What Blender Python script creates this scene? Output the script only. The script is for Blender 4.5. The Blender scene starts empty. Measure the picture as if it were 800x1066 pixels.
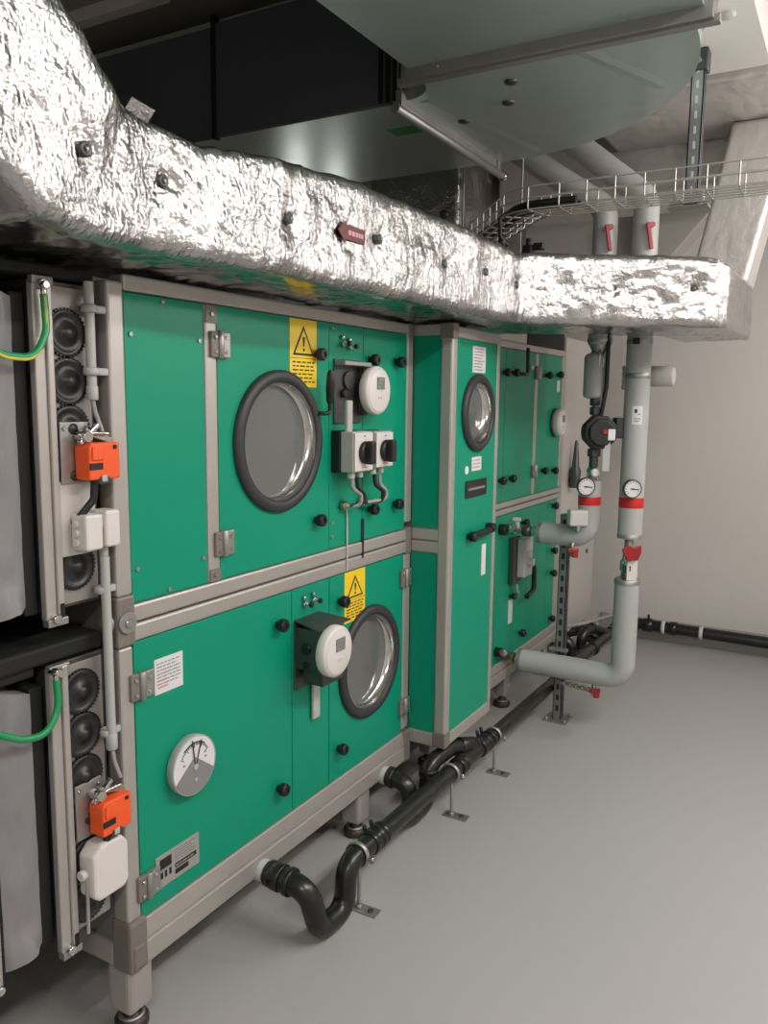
import bpy, bmesh, math, random
from mathutils import Vector, Matrix, noise
random.seed(7)
PI = math.pi
COL = bpy.context.scene.collection

# ------------------------------------------------------------------ materials
def lin(c):
    c = c / 255.0
    return c / 12.92 if c <= 0.04045 else ((c + 0.055) / 1.055) ** 2.4

def mat(name, rgb, metal=0.0, rough=0.5, bump=0.0, bscale=60.0, var=0.04, vscale=8.0, rvar=0.06, spec=0.5, crease=0.0, coat=0.0):
    m = bpy.data.materials.new(name)
    m.use_nodes = True
    nt = m.node_tree
    b = nt.nodes['Principled BSDF']
    col = [lin(v) for v in rgb]
    tc = nt.nodes.new('ShaderNodeTexCoord')
    n = nt.nodes.new('ShaderNodeTexNoise')
    n.inputs['Scale'].default_value = vscale
    n.inputs['Detail'].default_value = 4
    nt.links.new(tc.outputs['Object'], n.inputs['Vector'])
    mx = nt.nodes.new('ShaderNodeMix')
    mx.data_type = 'RGBA'
    mx.inputs[6].default_value = [min(1, c * (1 - var)) for c in col] + [1]
    mx.inputs[7].default_value = [min(1, c * (1 + var)) for c in col] + [1]
    nt.links.new(n.outputs['Fac'], mx.inputs[0])
    nt.links.new(mx.outputs[2], b.inputs['Base Color'])
    mr = nt.nodes.new('ShaderNodeMapRange')
    mr.inputs[3].default_value = max(0.02, rough - rvar)
    mr.inputs[4].default_value = min(1, rough + rvar)
    nt.links.new(n.outputs['Fac'], mr.inputs[0])
    nt.links.new(mr.outputs[0], b.inputs['Roughness'])
    b.inputs['Metallic'].default_value = metal
    b.inputs['Specular IOR Level'].default_value = spec
    if coat:
        b.inputs['Coat Weight'].default_value = coat
        b.inputs['Coat Roughness'].default_value = 0.15
    if bump:
        n2 = nt.nodes.new('ShaderNodeTexNoise')
        n2.inputs['Scale'].default_value = bscale
        n2.inputs['Detail'].default_value = 6
        n2.inputs['Roughness'].default_value = 0.62
        if crease:
            n2.inputs['Distortion'].default_value = crease
        nt.links.new(tc.outputs['Object'], n2.inputs['Vector'])
        bp = nt.nodes.new('ShaderNodeBump')
        bp.inputs['Strength'].default_value = bump
        bp.inputs['Distance'].default_value = 0.01
        nt.links.new(n2.outputs['Fac'], bp.inputs['Height'])
        nt.links.new(bp.outputs['Normal'], b.inputs['Normal'])
    return m

def foil_material(name='crinkled_aluminium_foil', strength=None):
    m = bpy.data.materials.new(name)
    m.use_nodes = True
    nt = m.node_tree
    b = nt.nodes['Principled BSDF']
    b.inputs['Metallic'].default_value = 1.0
    b.inputs['Base Color'].default_value = (0.49, 0.477, 0.473, 1)
    tc = nt.nodes.new('ShaderNodeTexCoord')
    big = nt.nodes.new('ShaderNodeTexNoise')
    big.inputs['Scale'].default_value = 9
    big.inputs['Detail'].default_value = 3
    nt.links.new(tc.outputs['Object'], big.inputs['Vector'])
    mp = nt.nodes.new('ShaderNodeMapping')
    mp.inputs['Scale'].default_value = (1.0, 1.9, 0.9)
    nt.links.new(tc.outputs['Object'], mp.inputs['Vector'])
    w = nt.nodes.new('ShaderNodeTexNoise')
    w.noise_type = 'RIDGED_MULTIFRACTAL'
    w.inputs['Scale'].default_value = 20
    w.inputs['Detail'].default_value = 4
    w.inputs['Distortion'].default_value = 0.6
    nt.links.new(mp.outputs[0], w.inputs['Vector'])
    v = nt.nodes.new('ShaderNodeTexVoronoi')
    v.feature = 'DISTANCE_TO_EDGE'
    v.inputs['Scale'].default_value = 42
    nt.links.new(mp.outputs[0], v.inputs['Vector'])
    fine = nt.nodes.new('ShaderNodeTexNoise')
    fine.inputs['Scale'].default_value = 110
    fine.inputs['Detail'].default_value = 3
    nt.links.new(tc.outputs['Object'], fine.inputs['Vector'])
    def mth(op, a, bb):
        k = nt.nodes.new('ShaderNodeMath'); k.operation = op
        for i, x in enumerate((a, bb)):
            if isinstance(x, (int, float)): k.inputs[i].default_value = x
            else: nt.links.new(x, k.inputs[i])
        return k.outputs[0]
    h = mth('MULTIPLY', w.outputs['Fac'], 0.75)
    h = mth('ADD', h, mth('MULTIPLY', v.outputs['Distance'], 0.35))
    h = mth('ADD', h, mth('MULTIPLY', fine.outputs['Fac'], 0.55))
    amp = nt.nodes.new('ShaderNodeMapRange')
    amp.inputs[1].default_value = 0.35; amp.inputs[2].default_value = 0.65
    amp.inputs[3].default_value = 0.35; amp.inputs[4].default_value = 1.0
    nt.links.new(big.outputs['Fac'], amp.inputs[0])
    h = mth('MULTIPLY', h, amp.outputs[0])
    bp = nt.nodes.new('ShaderNodeBump')
    bp.inputs['Strength'].default_value = FOIL_BUMP if strength is None else strength
    bp.inputs['Distance'].default_value = 0.008
    nt.links.new(h, bp.inputs['Height'])
    nt.links.new(bp.outputs['Normal'], b.inputs['Normal'])
    b.inputs['Roughness'].default_value = 0.20
    return m
FOIL_BUMP = 1.0

M = {}
M['foil_pale'] = mat('pale_foil_facing', (206, 200, 195), .45, .38, .35, 26, .06, 7)
M['foil_smooth'] = foil_material('smoother_aluminium_foil', .035)
M['green'] = mat('green_paint', (0, 138, 107), 0, 0.42, 0.02, 300, 0.03, 3, 0.06, 0.3)
M['alu'] = mat('anodised_aluminium', (178, 172, 166), 0.5, 0.42, 0.02, 200)
M['corner'] = mat('grey_corner_plastic', (120, 112, 106), 0.1, 0.5, 0.03, 100)
M['galv'] = mat('galvanised_steel', (176, 176, 174), 1.0, 0.27, 0.03, 25, 0.07, 14, 0.06)
M['galv_dull'] = mat('dull_galvanised_steel', (160, 158, 154), 0.75, 0.45, 0.03, 60, 0.08, 20)
M['plate'] = mat('pale_zinc_plate', (196, 190, 184), 0.2, 0.5, 0.03, 60, 0.06, 20)
M['duct'] = mat('galvanised_duct_sheet', (188, 202, 194), .6, 0.34, 0.01, 8, 0.04, 6, 0.04)  # slight green in the base stands for light bounced off the green panels
M['strut'] = mat('galvanised_strut', (140, 144, 147), .6, 0.42, 0.02, 40)
M['foil'] = foil_material()
M['black'] = mat('black_plastic', (20, 20, 21), 0, 0.45, 0.02, 100)
M['rubber'] = mat('black_rubber', (13, 14, 14), 0, 0.75, 0.05, 150)
M['duct_dark_reflection'] = mat('painted_dark_reflection', (80, 87, 91), 0, 0.8, 0.06, 120)  # dark reflection of the galvanised duct face, painted as plain colour
M['charcoal'] = mat('charcoal_rubber_ring', (45, 46, 48), 0, 0.5, 0.02, 120)
M['gear'] = mat('dark_gear_plastic', (30, 30, 31), 0, 0.4, 0.02, 100)
M['glass'] = mat('porthole_glass', (98, 100, 98), 0.0, 0.12, 0.0, 10, 0.02, 3, 0.02, 0.8)
M['chrome'] = mat('polished_steel', (205, 203, 200), 1.0, 0.18, 0.0, 50)
M['dark_metal'] = mat('dark_steel', (84, 86, 86), 0.7, 0.4, 0.03, 60)
M['white'] = mat('white_plastic', (212, 206, 200), 0, 0.4, 0.01, 80)
M['offwhite'] = mat('pale_grey_plastic', (196, 192, 188), 0, 0.45, 0.02, 80)
M['grey_plastic'] = mat('light_grey_plastic', (172, 172, 168), 0, 0.45, 0.02, 80)
M['pipe'] = mat('grey_pvc_pipe_jacket', (170, 171, 168), 0, 0.4, 0.02, 60, 0.03, 5)
M['red'] = mat('red_plastic', (196, 36, 34), 0, 0.4, 0.02, 80)
M['dark_red'] = mat('dark_red_plastic', (150, 26, 30), 0, 0.4, 0.02, 80)
M['orange'] = mat('orange_plastic', (236, 88, 36), 0, 0.45, 0.02, 80)
M['yellow'] = mat('yellow_sticker', (232, 196, 30), 0, 0.5, 0.0, 80, 0.03)
M['ink'] = mat('black_ink', (28, 26, 26), 0, 0.6)
M['grey_ink'] = mat('grey_ink', (128, 126, 126), 0, 0.6)
M['paper'] = mat('white_paper', (214, 212, 212), 0, 0.6, 0.01, 60)
M['pink_ink'] = mat('pale_red_ink', (200, 150, 152), 0, 0.6)
M['lcd'] = mat('lcd_grey', (118, 122, 118), 0, 0.25)
M['damper_plate'] = mat('zinc_damper_plate', (150, 145, 140), .4, .5, .03, 60, .06, 20)  # same zinc as plate, darkened: dim light at the near end put into colour
M['fabric'] = mat('grey_coated_fabric', (126, 124, 125), 0, 0.5, 0.12, 9, 0.06, 5)
M['wire_green'] = mat('green_cable_sheath', (28, 140, 84), 0, 0.4)
M['wire_yellow'] = mat('yellow_cable_stripe', (206, 196, 70), 0, 0.4)
M['cable_grey'] = mat('grey_cable_sheath', (150, 148, 146), 0, 0.45)
M['brass'] = mat('nickel_brass', (176, 160, 130), 1.0, 0.3)
M['maroon'] = mat('maroon_arrow_film', (96, 34, 40), 0, 0.5)
M['green_label'] = mat('green_label_film', (44, 132, 62), 0, 0.5)
M['foot'] = mat('brown_rubber_foot', (58, 46, 40), 0.1, 0.45)
M['wall'] = mat('warm_white_wall_paint', (202, 196, 191), 0, 0.7, 0.03, 180, 0.015, 2)
M['wall2'] = mat('white_wall_paint', (214, 209, 203), 0, 0.7, 0.03, 180, 0.015, 2)
M['ceiling'] = mat('grey_ceiling_paint', (160, 157, 153), 0, 0.8, 0.04, 120, 0.03, 2)
M['soffit'] = mat('white_soffit_panel', (226, 221, 216), 0, 0.55, 0.03, 120, 0.02, 3)
M['floor'] = mat('grey_epoxy_floor', (163, 162, 160), 0, 0.36, 0.03, 40, 0.03, 1.3, 0.07, 0.4)
M['base'] = mat('pale_grey_skirting', (158, 155, 150), 0, 0.5)
M['tray'] = mat('zinc_plated_wire', (196, 190, 182), 0.6, 0.4)
M['drain'] = mat('black_drain_pipe', (24, 24, 25), 0, 0.3, 0.01, 80)

# ------------------------------------------------------------------ mesh builder (world coordinates)
class MB:
    def __init__(self):
        self.bm = bmesh.new()
        self.mats = []
        self.smooth = False
    def mi(self, m):
        if m not in self.mats: self.mats.append(m)
        return self.mats.index(m)
    def add(self, verts, faces, m, smooth=False):
        i = self.mi(m)
        vs = [self.bm.verts.new(v) for v in verts]
        for f in faces:
            try:
                fc = self.bm.faces.new([vs[k] for k in f])
                fc.material_index = i
                fc.smooth = smooth
            except ValueError:
                pass
        return self
    def addbm(self, b, m, smooth=False):
        b.verts.index_update()
        self.add([v.co.copy() for v in b.verts], [[v.index for v in f.verts] for f in b.faces], m, smooth)
        b.free()
    def box(self, x0, x1, y0, y1, z0, z1, m, bev=0.0, seg=2):
        b = bmesh.new()
        bmesh.ops.create_cube(b, size=1)
        for v in b.verts:
            v.co = Vector((x0 + (v.co.x + .5) * (x1 - x0), y0 + (v.co.y + .5) * (y1 - y0), z0 + (v.co.z + .5) * (z1 - z0)))
        if bev:
            bmesh.ops.bevel(b, geom=list(b.edges), offset=bev, segments=seg, affect='EDGES', profile=0.5)
        self.addbm(b, m)
        return self
    def obox(self, c, ax, half, m, bev=0.0):
        """oriented box: centre, three axes, half sizes"""
        b = bmesh.new()
        bmesh.ops.create_cube(b, size=2)
        if True:
            for v in b.verts:
                v.co = Vector((v.co.x * half[0], v.co.y * half[1], v.co.z * half[2]))
            if bev: bmesh.ops.bevel(b, geom=list(b.edges), offset=bev, segments=2, affect='EDGES', profile=0.5)
            A = [Vector(a).normalized() for a in ax]
            for v in b.verts:
                v.co = Vector(c) + A[0] * v.co.x + A[1] * v.co.y + A[2] * v.co.z
        bmesh.ops.recalc_face_normals(b, faces=b.faces)
        self.addbm(b, m)
        return self
    def prism(self, pts, d, m, bev=0.0):
        """closed polygon of 3-D points extruded by vector d"""
        b = bmesh.new()
        vs = [b.verts.new(p) for p in pts]
        f = b.faces.new(vs)
        r = bmesh.ops.extrude_face_region(b, geom=[f])
        for e in r['geom']:
            if isinstance(e, bmesh.types.BMVert): e.co += Vector(d)
        bmesh.ops.recalc_face_normals(b, faces=b.faces)
        if bev: bmesh.ops.bevel(b, geom=list(b.edges), offset=bev, segments=2, affect='EDGES', profile=0.5)
        self.addbm(b, m)
        return self
    def lathe(self, prof, o, axis, m, n=28, smooth=True, caps=True):
        o = Vector(o); a = Vector(axis).normalized()
        u = a.orthogonal().normalized(); w = a.cross(u)
        vs, fs = [], []
        for r, h in prof:
            for k in range(n):
                t = 2 * PI * k / n
                vs.append(o + a * h + (u * math.cos(t) + w * math.sin(t)) * r)
        for j in range(len(prof) - 1):
            for k in range(n):
                k2 = (k + 1) % n
                fs.append([j * n + k, j * n + k2, (j + 1) * n + k2, (j + 1) * n + k])
        self.add(vs, fs, m, smooth)
        if caps:
            for j, rev in ((0, True), (len(prof) - 1, False)):
                if prof[j][0] > 1e-6:
                    ring = [vs[j * n + k] for k in range(n)]
                    self.add(ring[::-1] if rev else ring, [list(range(n))], m)
        return self
    def cyl(self, a, b, r, m, n=20, r2=None):
        a = Vector(a); b = Vector(b); L = (b - a).length
        r2 = r if r2 is None else r2
        e = min(0.002, r * 0.15, L * 0.2)
        return self.lathe([(r - e, 0), (r, e), (r2, L - e), (r2 - e, L)], a, b - a, m, n)
    def tube(self, pts, r, m, fil=0.05, n=16, fseg=7, caps=True):
        P = [Vector(p) for p in pts]
        path = [P[0]]
        for i in range(1, len(P) - 1):
            a = (P[i - 1] - P[i]); b = (P[i + 1] - P[i])
            la, lb = a.length, b.length
            d1, d2 = a.normalized(), b.normalized()
            ang = d1.angle(d2)
            if ang > PI - 0.02 or fil <= 0:
                path.append(P[i]); continue
            t = min(fil / math.tan(ang / 2), la * 0.49, lb * 0.49)
            s, e = P[i] + d1 * t, P[i] + d2 * t
            R = t * math.tan(ang / 2)
            bis = (d1 + d2).normalized()
            c = P[i] + bis * (R / math.sin(ang / 2))
            v0, v1 = s - c, e - c
            tot = v0.angle(v1)
            ax = v0.cross(v1).normalized()
            for k in range(fseg + 1):
                path.append(c + Matrix.Rotation(tot * k / fseg, 3, ax) @ v0)
        path.append(P[-1])
        pp = [path[0]]
        for q in path[1:]:
            if (q - pp[-1]).length > 1e-5: pp.append(q)
        path = pp
        tan = []
        for i in range(len(path)):
            if i == 0: t = path[1] - path[0]
            elif i == len(path) - 1: t = path[-1] - path[-2]
            else: t = (path[i + 1] - path[i]).normalized() + (path[i] - path[i - 1]).normalized()
            tan.append(t.normalized())
        u = tan[0].orthogonal().normalized()
        vs, fs = [], []
        for i, p in enumerate(path):
            u = (u - tan[i] * u.dot(tan[i])).normalized()
            w = tan[i].cross(u)
            for k in range(n):
                t = 2 * PI * k / n
                vs.append(p + (u * math.cos(t) + w * math.sin(t)) * r)
        for i in range(len(path) - 1):
            for k in range(n):
                k2 = (k + 1) % n
                fs.append([i * n + k, i * n + k2, (i + 1) * n + k2, (i + 1) * n + k])
        self.add(vs, fs, m, True)
        if caps:
            self.add([v for v in vs[:n]][::-1], [list(range(n))], m)
            self.add(vs[-n:], [list(range(n))], m)
        return self
    def ring(self, c, axis, R, r, m, n=40, k=10, flat=1.0):
        """torus"""
        c = Vector(c); a = Vector(axis).normalized(); u = a.orthogonal().normalized(); w = a.cross(u)
        vs, fs = [], []
        for i in range(n):
            t = 2 * PI * i / n
            d = u * math.cos(t) + w * math.sin(t)
            for j in range(k):
                s = 2 * PI * j / k
                vs.append(c + d * (R + r * math.cos(s)) + a * (r * flat * math.sin(s)))
        for i in range(n):
            for j in range(k):
                i2, j2 = (i + 1) % n, (j + 1) % k
                fs.append([i * k + j, i2 * k + j, i2 * k + j2, i * k + j2])
        return self.add(vs, fs, m, True)

ROOT = {}
def build(name, mb, parent=None, label=None):
    me = bpy.data.meshes.new(name)
    bmesh.ops.recalc_face_normals(mb.bm, faces=mb.bm.faces)
    off = Vector((0, 0, 0))
    if parent is not None:
        off = ROOT[parent.name]
    for v in mb.bm.verts: v.co -= off
    mb.bm.to_mesh(me); mb.bm.free()
    for m in mb.mats: me.materials.append(m)
    o = bpy.data.objects.new(name, me)
    COL.objects.link(o)
    if parent is not None:
        o.parent = parent
        ROOT[o.name] = off
    else:
        ROOT[o.name] = Vector((0, 0, 0))
    if label: o['label'] = label
    return o

def thing(name, label, cat, loc=(0, 0, 0), group=None):
    o = bpy.data.objects.new(name, None)
    COL.objects.link(o)
    o.location = loc
    o.empty_display_size = 0.05
    o['label'] = label; o['category'] = cat
    if group: o['group'] = group
    ROOT[o.name] = Vector(loc)
    return o

def single(name, mb, label, cat, group=None):
    o = build(name, mb)
    # put the origin at the base of the mesh
    zs = [v.co for v in o.data.vertices]
    c = Vector((sum(v.x for v in zs) / len(zs), sum(v.y for v in zs) / len(zs), min(v.z for v in zs)))
    for v in o.data.vertices: v.co -= c
    o.location = c
    o['label'] = label; o['category'] = cat
    if group: o['group'] = group
    return o

def struct(name, mb):
    o = build(name, mb)
    o['kind'] = 'structure'
    return o

X, Y, Z = Vector((1, 0, 0)), Vector((0, 1, 0)), Vector((0, 0, 1))

# ------------------------------------------------------------------ room
XR, XL, YN, YF, ZC = 3.9, -2.2, -3.6, 4.2, 3.1
struct('floor', MB().box(XL - .1, XR + .1, YN - .1, YF + .1, -.1, 0, M['floor']))
struct('ceiling', MB().box(XL - .1, XR + .1, YN - .1, YF + .1, ZC, ZC + .1, M['ceiling']))
struct('wall_back', MB().box(XL - .1, XR + .1, YF, YF + .1, 0, ZC, M['wall']))
struct('wall_front', MB().box(XL - .1, XR + .1, YN - .1, YN, 0, ZC, M['wall2']))
struct('wall_right', MB().box(XR, XR + .1, YN, YF, 0, ZC, M['wall2']))
struct('wall_left', MB().box(XL - .1, XL, YN, YF, 0, ZC, M['ceiling']))
struct('baseboard_back', MB().box(0.0, XR, YF - .014, YF, 0, .135, M['base'], .003))

# ------------------------------------------------------------------ air handling unit: main section
def hinge(parent, y, z, x=0.0):
    h = MB()
    h.box(x, x + .012, y - .034, y - .004, z - .032, z + .032, M['corner'], .003)
    h.box(x, x + .014, y + .004, y + .036, z - .032, z + .032, M['galv_dull'], .003)
    h.cyl((x + .012, y, z - .034), (x + .012, y, z + .034), .009, M['galv_dull'], 14)
    for yy in (y - .02, y + .02):
        for zz in (z - .018, z + .018):
            h.cyl((x + .01, yy, zz), (x + .017, yy, zz), .005, M['chrome'], 10)
    return build('hinge', h, parent)

def knob(parent, y, z, x=0.0, r=.019):
    k = MB()
    k.lathe([(r * .55, 0), (r * .55, .012), (r, .014), (r, .030), (r * .85, .034), (r * .45, .034), (r * .4, .030), (0.0005, .030)], (x, y, z), X, M['black'], 12, False)
    return build('knob', k, parent)

def screw(mb, y, z, x=0.0):
    mb.cyl((x, y, z), (x + .004, y, z), .006, M['galv_dull'], 10)

def porthole(parent, y, z, R, x=0.0):
    f = MB()
    f.lathe([(R - .034, 0), (R - .034, .012), (R - .028, .018), (R - .008, .018), (R, .010), (R, 0)], (x, y, z), X, M['charcoal'], 64, True, False)
    w = build('porthole_frame', f, parent, 'dark rubber ring round the porthole')
    l = MB()
    l.lathe([(R - .034, .010), (R - .036, -.02), (R - .05, -.024)], (x, y, z), X, M['chrome'], 64, True, False)
    build('porthole_liner', l, parent, 'bright metal inner rim')
    g = MB()
    g.lathe([(R - .03, -.030), (R - .03, -.022)], (x, y, z), X, M['glass'], 64, False)
    build('porthole_glass', g, parent, 'grey glass pane')
    return w

def panel_with_hole(name, parent, y0, y1, z0, z1, hy, hz, hr, m, x0=-.03, x1=0.0):
    """flat door leaf with a round opening"""
    n = 64
    p = MB()
    def rim(t):
        dy, dz = math.cos(t), math.sin(t)
        s = []
        if dy > 1e-9: s.append((y1 - hy) / dy)
        if dy < -1e-9: s.append((y0 - hy) / dy)
        if dz > 1e-9: s.append((z1 - hz) / dz)
        if dz < -1e-9: s.append((z0 - hz) / dz)
        k = min(s)
        return hy + dy * k, hz + dz * k
    ts = [2 * PI * k / n for k in range(n)] + [math.atan2(b - hz, a - hy) % (2 * PI) for a in (y0, y1) for b in (z0, z1)]
    ts = sorted(set(round(t, 6) for t in ts))
    N = len(ts)
    vs = []
    for xx in (x1, x0):
        for t in ts:
            vs.append((xx, hy + hr * math.cos(t), hz + hr * math.sin(t)))
        for t in ts:
            a, b = rim(t)
            vs.append((xx, a, b))
    fs = []
    for k in range(N):
        k2 = (k + 1) % N
        fs.append([k, N + k, N + k2, k2])
        fs.append([2 * N + k, 2 * N + k2, 3 * N + k2, 3 * N + k])
        fs.append([N + k, 3 * N + k, 3 * N + k2, N + k2])
        fs.append([k, k2, 2 * N + k2, 2 * N + k])
    p.add(vs, fs, m)
    return build(name, p, parent)

def warning_sticker(parent, y0, y1, z0, z1, x=0.0015):
    s = MB()
    s.box(0, x, y0, y1, z0, z1, M['yellow'])
    w = y1 - y0; h = z1 - z0; yc = (y0 + y1) / 2
    zt = z1 - .09 * h; zb = z1 - .53 * h
    hw = .40 * w
    # triangle outline of three bars and an exclamation mark
    def tri(k, xx, m):
        zc = (zt + 2 * zb) / 3
        s.prism([(x, yc - hw * k, zc + (zb - zc) * k), (x, yc + hw * k, zc + (zb - zc) * k), (x, yc, zc + (zt - zc) * k)], (xx, 0, 0), m)
    tri(1.0, .0006, M['ink']); tri(.78, .0010, M['yellow'])
    b = (zt - zb)
    s.prism([(x, yc - .045 * w, zb + .62 * b), (x, yc + .045 * w, zb + .62 * b), (x, yc + .02 * w, zb + .30 * b), (x, yc - .02 * w, zb + .30 * b)], (.0016, 0, 0), M['ink'])
    s.lathe([(.035 * w, 0), (.035 * w, .0016)], (x, yc, zb + .19 * b), X, M['ink'], 12, False)
    s.box(x, x + .0006, y0 + .02 * w, y1 - .02 * w, z1 - .575 * h, z1 - .568 * h, M['ink'])
    rnd = random.Random(3)
    for i in range(6):
        zz = z1 - (.63 + .058 * i) * h
        yy = y0 + .1 * w
        while yy < y1 - .16 * w:
            ln = rnd.uniform(.08, .2) * w
            s.box(x, x + .0006, yy, min(yy + ln, y1 - .08 * w), zz - .011 * h, zz + .011 * h, M['ink'])
            yy += ln + .05 * w
    return build('warning_sticker', s, parent, 'yellow warning sticker with black triangle')

def text_lines(s, x, y0, y1, z0, z1, rows, m, seed=1, fill=.5):
    rnd = random.Random(seed)
    h = (z1 - z0) / rows
    for i in range(rows):
        zz = z1 - (i + .5) * h
        yy = y0
        end = y1 - rnd.uniform(0, .25) * (y1 - y0)
        while yy < end:
            ln = rnd.uniform(.08, .25) * (y1 - y0)
            s.box(x, x + .0006, yy, min(yy + ln, end), zz - h * fill / 2, zz + h * fill / 2, m)
            yy += ln + .04 * (y1 - y0)

ahu = thing('air_handling_unit', 'long green two-deck air handling unit with aluminium frame nearest the camera, two portholes', 'air handling unit', (-.45, .7, 0))
build('casing', MB().box(-.92, -.046, .01, 1.385, .20, 1.80, M['galv_dull'], .004), ahu)
def post(name, x0, x1, y0, y1, z0, z1, parent, bev=.006):
    return build(name, MB().box(x0, x1, y0, y1, z0, z1, M['alu'], bev), parent)
post('post', -.045, .004, 0, .046, 1.105, 1.80, ahu)
post('post', -.045, .004, 0, .042, .31, .985, ahu)
post('post', -.045, .004, 1.357, 1.402, 1.105, 1.80, ahu)
post('post', -.045, .004, 1.354, 1.402, .31, .985, ahu)
post('mullion', -.03, .003, .303, .348, 1.081, 1.781, ahu)
for za, zb2, zz in ((1.735, 1.779, 1.757), (1.083, 1.115, 1.10)):
    m_ = MB(); m_.box(.003, .0055, .306, .345, za, zb2, M['corner']); screw(m_, .3255, zz, .0055)
    build('mullion_end_cap', m_, ahu)
post('top_rail', -.045, .004, .046, 1.402, 1.782, 1.818, ahu)
post('middle_rail', -.045, .004, .046, 1.402, 1.038, 1.080, ahu)
post('middle_rail', -.045, .004, .046, 1.402, .992, 1.034, ahu)
br = MB()
br.box(-.05, .012, .046, 1.402, .182, .244, M['alu'], .006)
br.prism([(-.045, .046, .246), (.010, .046, .246), (.004, .046, .298), (-.045, .046, .298)], (0, 1.356, 0), M['alu'], .004)
build('bottom_rail', br, ahu)
build('end_rail', MB().box(-.9, -.05, .0, .05, .182, .244, M['alu'], .006), ahu)
cb = MB()
cb.box(-.05, .006, -.003, .05, .986, 1.105, M['corner'], .006)
cb.cyl((.004, .024, 1.044), (.012, .024, 1.044), .026, M['galv_dull'], 20)
cb.cyl((.010, .024, 1.044), (.018, .024, 1.044), .011, M['chrome'], 16)
cb.cyl((-.022, -.004, 1.045), (-.022, -.014, 1.045), .022, M['galv_dull'], 20)
build('corner_block', cb, ahu)
build('corner_block', MB().box(-.052, .014, -.004, .052, .180, .312, M['corner'], .008).box(-.03, .018, .004, .044, .19, .25, M['corner'], .005), ahu)
build('corner_block', MB().box(-.05, .006, 1.36, 1.406, .986, 1.085, M['corner'], .005), ahu)
build('corner_block', MB().box(-.05, .006, 1.36, 1.406, 1.77, 1.821, M['corner'], .005), ahu)
build('corner_block', MB().box(-.05, .014, 1.36, 1.406, .18, .30, M['corner'], .005), ahu)
def leg(parent, x, y, zt=.182, h=.04):
    l = build('leg', MB().box(x - h, x + h, y - h, y + h, .055, zt, M['alu'], .014, 3), parent)
    f = MB()
    f.lathe([(.038, 0), (.042, .006), (.042, .022), (.034, .030), (.016, .034), (.016, .058)], (x, y, 0), Z, M['foot'], 26)
    f.ring((x, y, .030), Z, .027, .006, M['galv_dull'], 26, 8)
    build('adjustable_foot', f, l, 'round brown levelling foot')
leg(ahu, -.045, .045); leg(ahu, -.045, 1.10); leg(ahu, -.85, .045); leg(ahu, -.85, 1.10)

# fixed upper panel
fp = MB().box(-.03, 0, .048, .301, 1.082, 1.780, M['green'], .002)
for (yy, zz) in ((.165, 1.770), (.065, 1.690), (.285, 1.69), (.065, 1.16), (.165, 1.093), (.285, 1.15)): screw(fp, yy, zz)
build('fixed_panel', fp, ahu)
# upper door with porthole
d1 = panel_with_hole('door', ahu, .350, .857, 1.083, 1.780, .605, 1.431, .17, M['green'])
porthole(d1, .605, 1.431, .200)
hinge(d1, .352, 1.684); hinge(d1, .357, 1.178)
knob(d1, .785, 1.682); knob(d1, .785, 1.186)
warning_sticker(d1, .656, .789, 1.585, 1.778)
hd = MB()
hd.tube([(.0, .775, 1.509), (.032, .780, 1.509), (.034, .812, 1.509), (.038, .806, 1.545)], .006, M['black'], .01, 10)
hd.lathe([(.008, 0), (.012, .012), (.014, .05), (.012, .09), (.007, .10)], (.038, .806, 1.538), (.12, -.12, 1), M['black'], 14)
build('crank_handle', hd, d1, 'black crank handle')
sd1 = MB()
for yy, zz in ((.955, 1.715),): pass
# instrument strip and second door
st = MB().box(-.03, 0, .860, 1.057, 1.083, 1.780, M['green'], .0015)
for zz in (1.765, 1.165, 1.12): screw(st, .875, zz)
strip1 = build('access_strip', st, ahu)
d2 = build('door', MB().box(-.03, 0, 1.060, 1.355, 1.083, 1.780, M['green'], .0015), ahu)
for yy, zz in ((1.100, 1.680), (1.278, 1.680), (1.104, 1.184), (1.276, 1.184)): knob(d2, yy, zz)
def nipple(y, z, parent, x=0.0):
    g = MB()
    g.cyl((x, y, z), (x + .012, y, z), .011, M['chrome'], 6)
    g.cyl((x + .012, y, z), (x + .03, y, z), .005, M['chrome'], 10)
    g.cyl((x + .024, y, z), (x + .034, y, z), .008, M['black'], 10)
    g.cyl((x + .008, y - .006, z + .014), (x + .008, y - .006, z + .026), .006, M['chrome'], 8)
    return build('test_nipple', g, parent, 'small chrome test nipple with black cap')
nipple(.930, 1.722, strip1); nipple(.970, 1.716, strip1)

# lower door with gauge, strip and door with porthole
d3 = build('door', MB().box(-.03, 0, .046, .660, .301, .990, M['green'], .0015), ahu)
hinge(d3, .060, .885); hinge(d3, .063, .382)
for yy, zz in ((.590, .904), (.590, .403)): knob(d3, yy, zz)
pl = MB(); pl.box(0, .0015, .108, .203, .842, .930, M['paper'])
text_lines(pl, .0015, .115, .196, .862, .922, 7, M['grey_ink'], 4, .3)
text_lines(pl, .0016, .118, .16, .85, .90, 3, M['pink_ink'], 5, .3)
build('paper_label', pl, d3, 'white paper label with faint print')
npl = MB(); npl.box(0, .003, .093, .246, .345, .430, M['alu'], .0008)
npl.box(.003, .0037, .106, .146, .393, .419, M['ink'])
for yy in (.108, .122, .137): npl.box(.003, .0037, yy, yy + .008, .368, .385, M['ink'])
npl.box(.003, .0037, .108, .146, .388, .391, M['grey_ink'])
text_lines(npl, .003, .157, .235, .391, .424, 5, M['grey_ink'], 8, .4)
npl.box(.003, .0037, .158, .234, .374, .386, M['ink'])
npl.box(.003, .0037, .158, .205, .357, .370, M['ink'])
text_lines(npl, .0037, .16, .232, .376, .384, 1, M['alu'], 9, .4)
build('nameplate', npl, d3, 'metal nameplate with black print')
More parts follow.
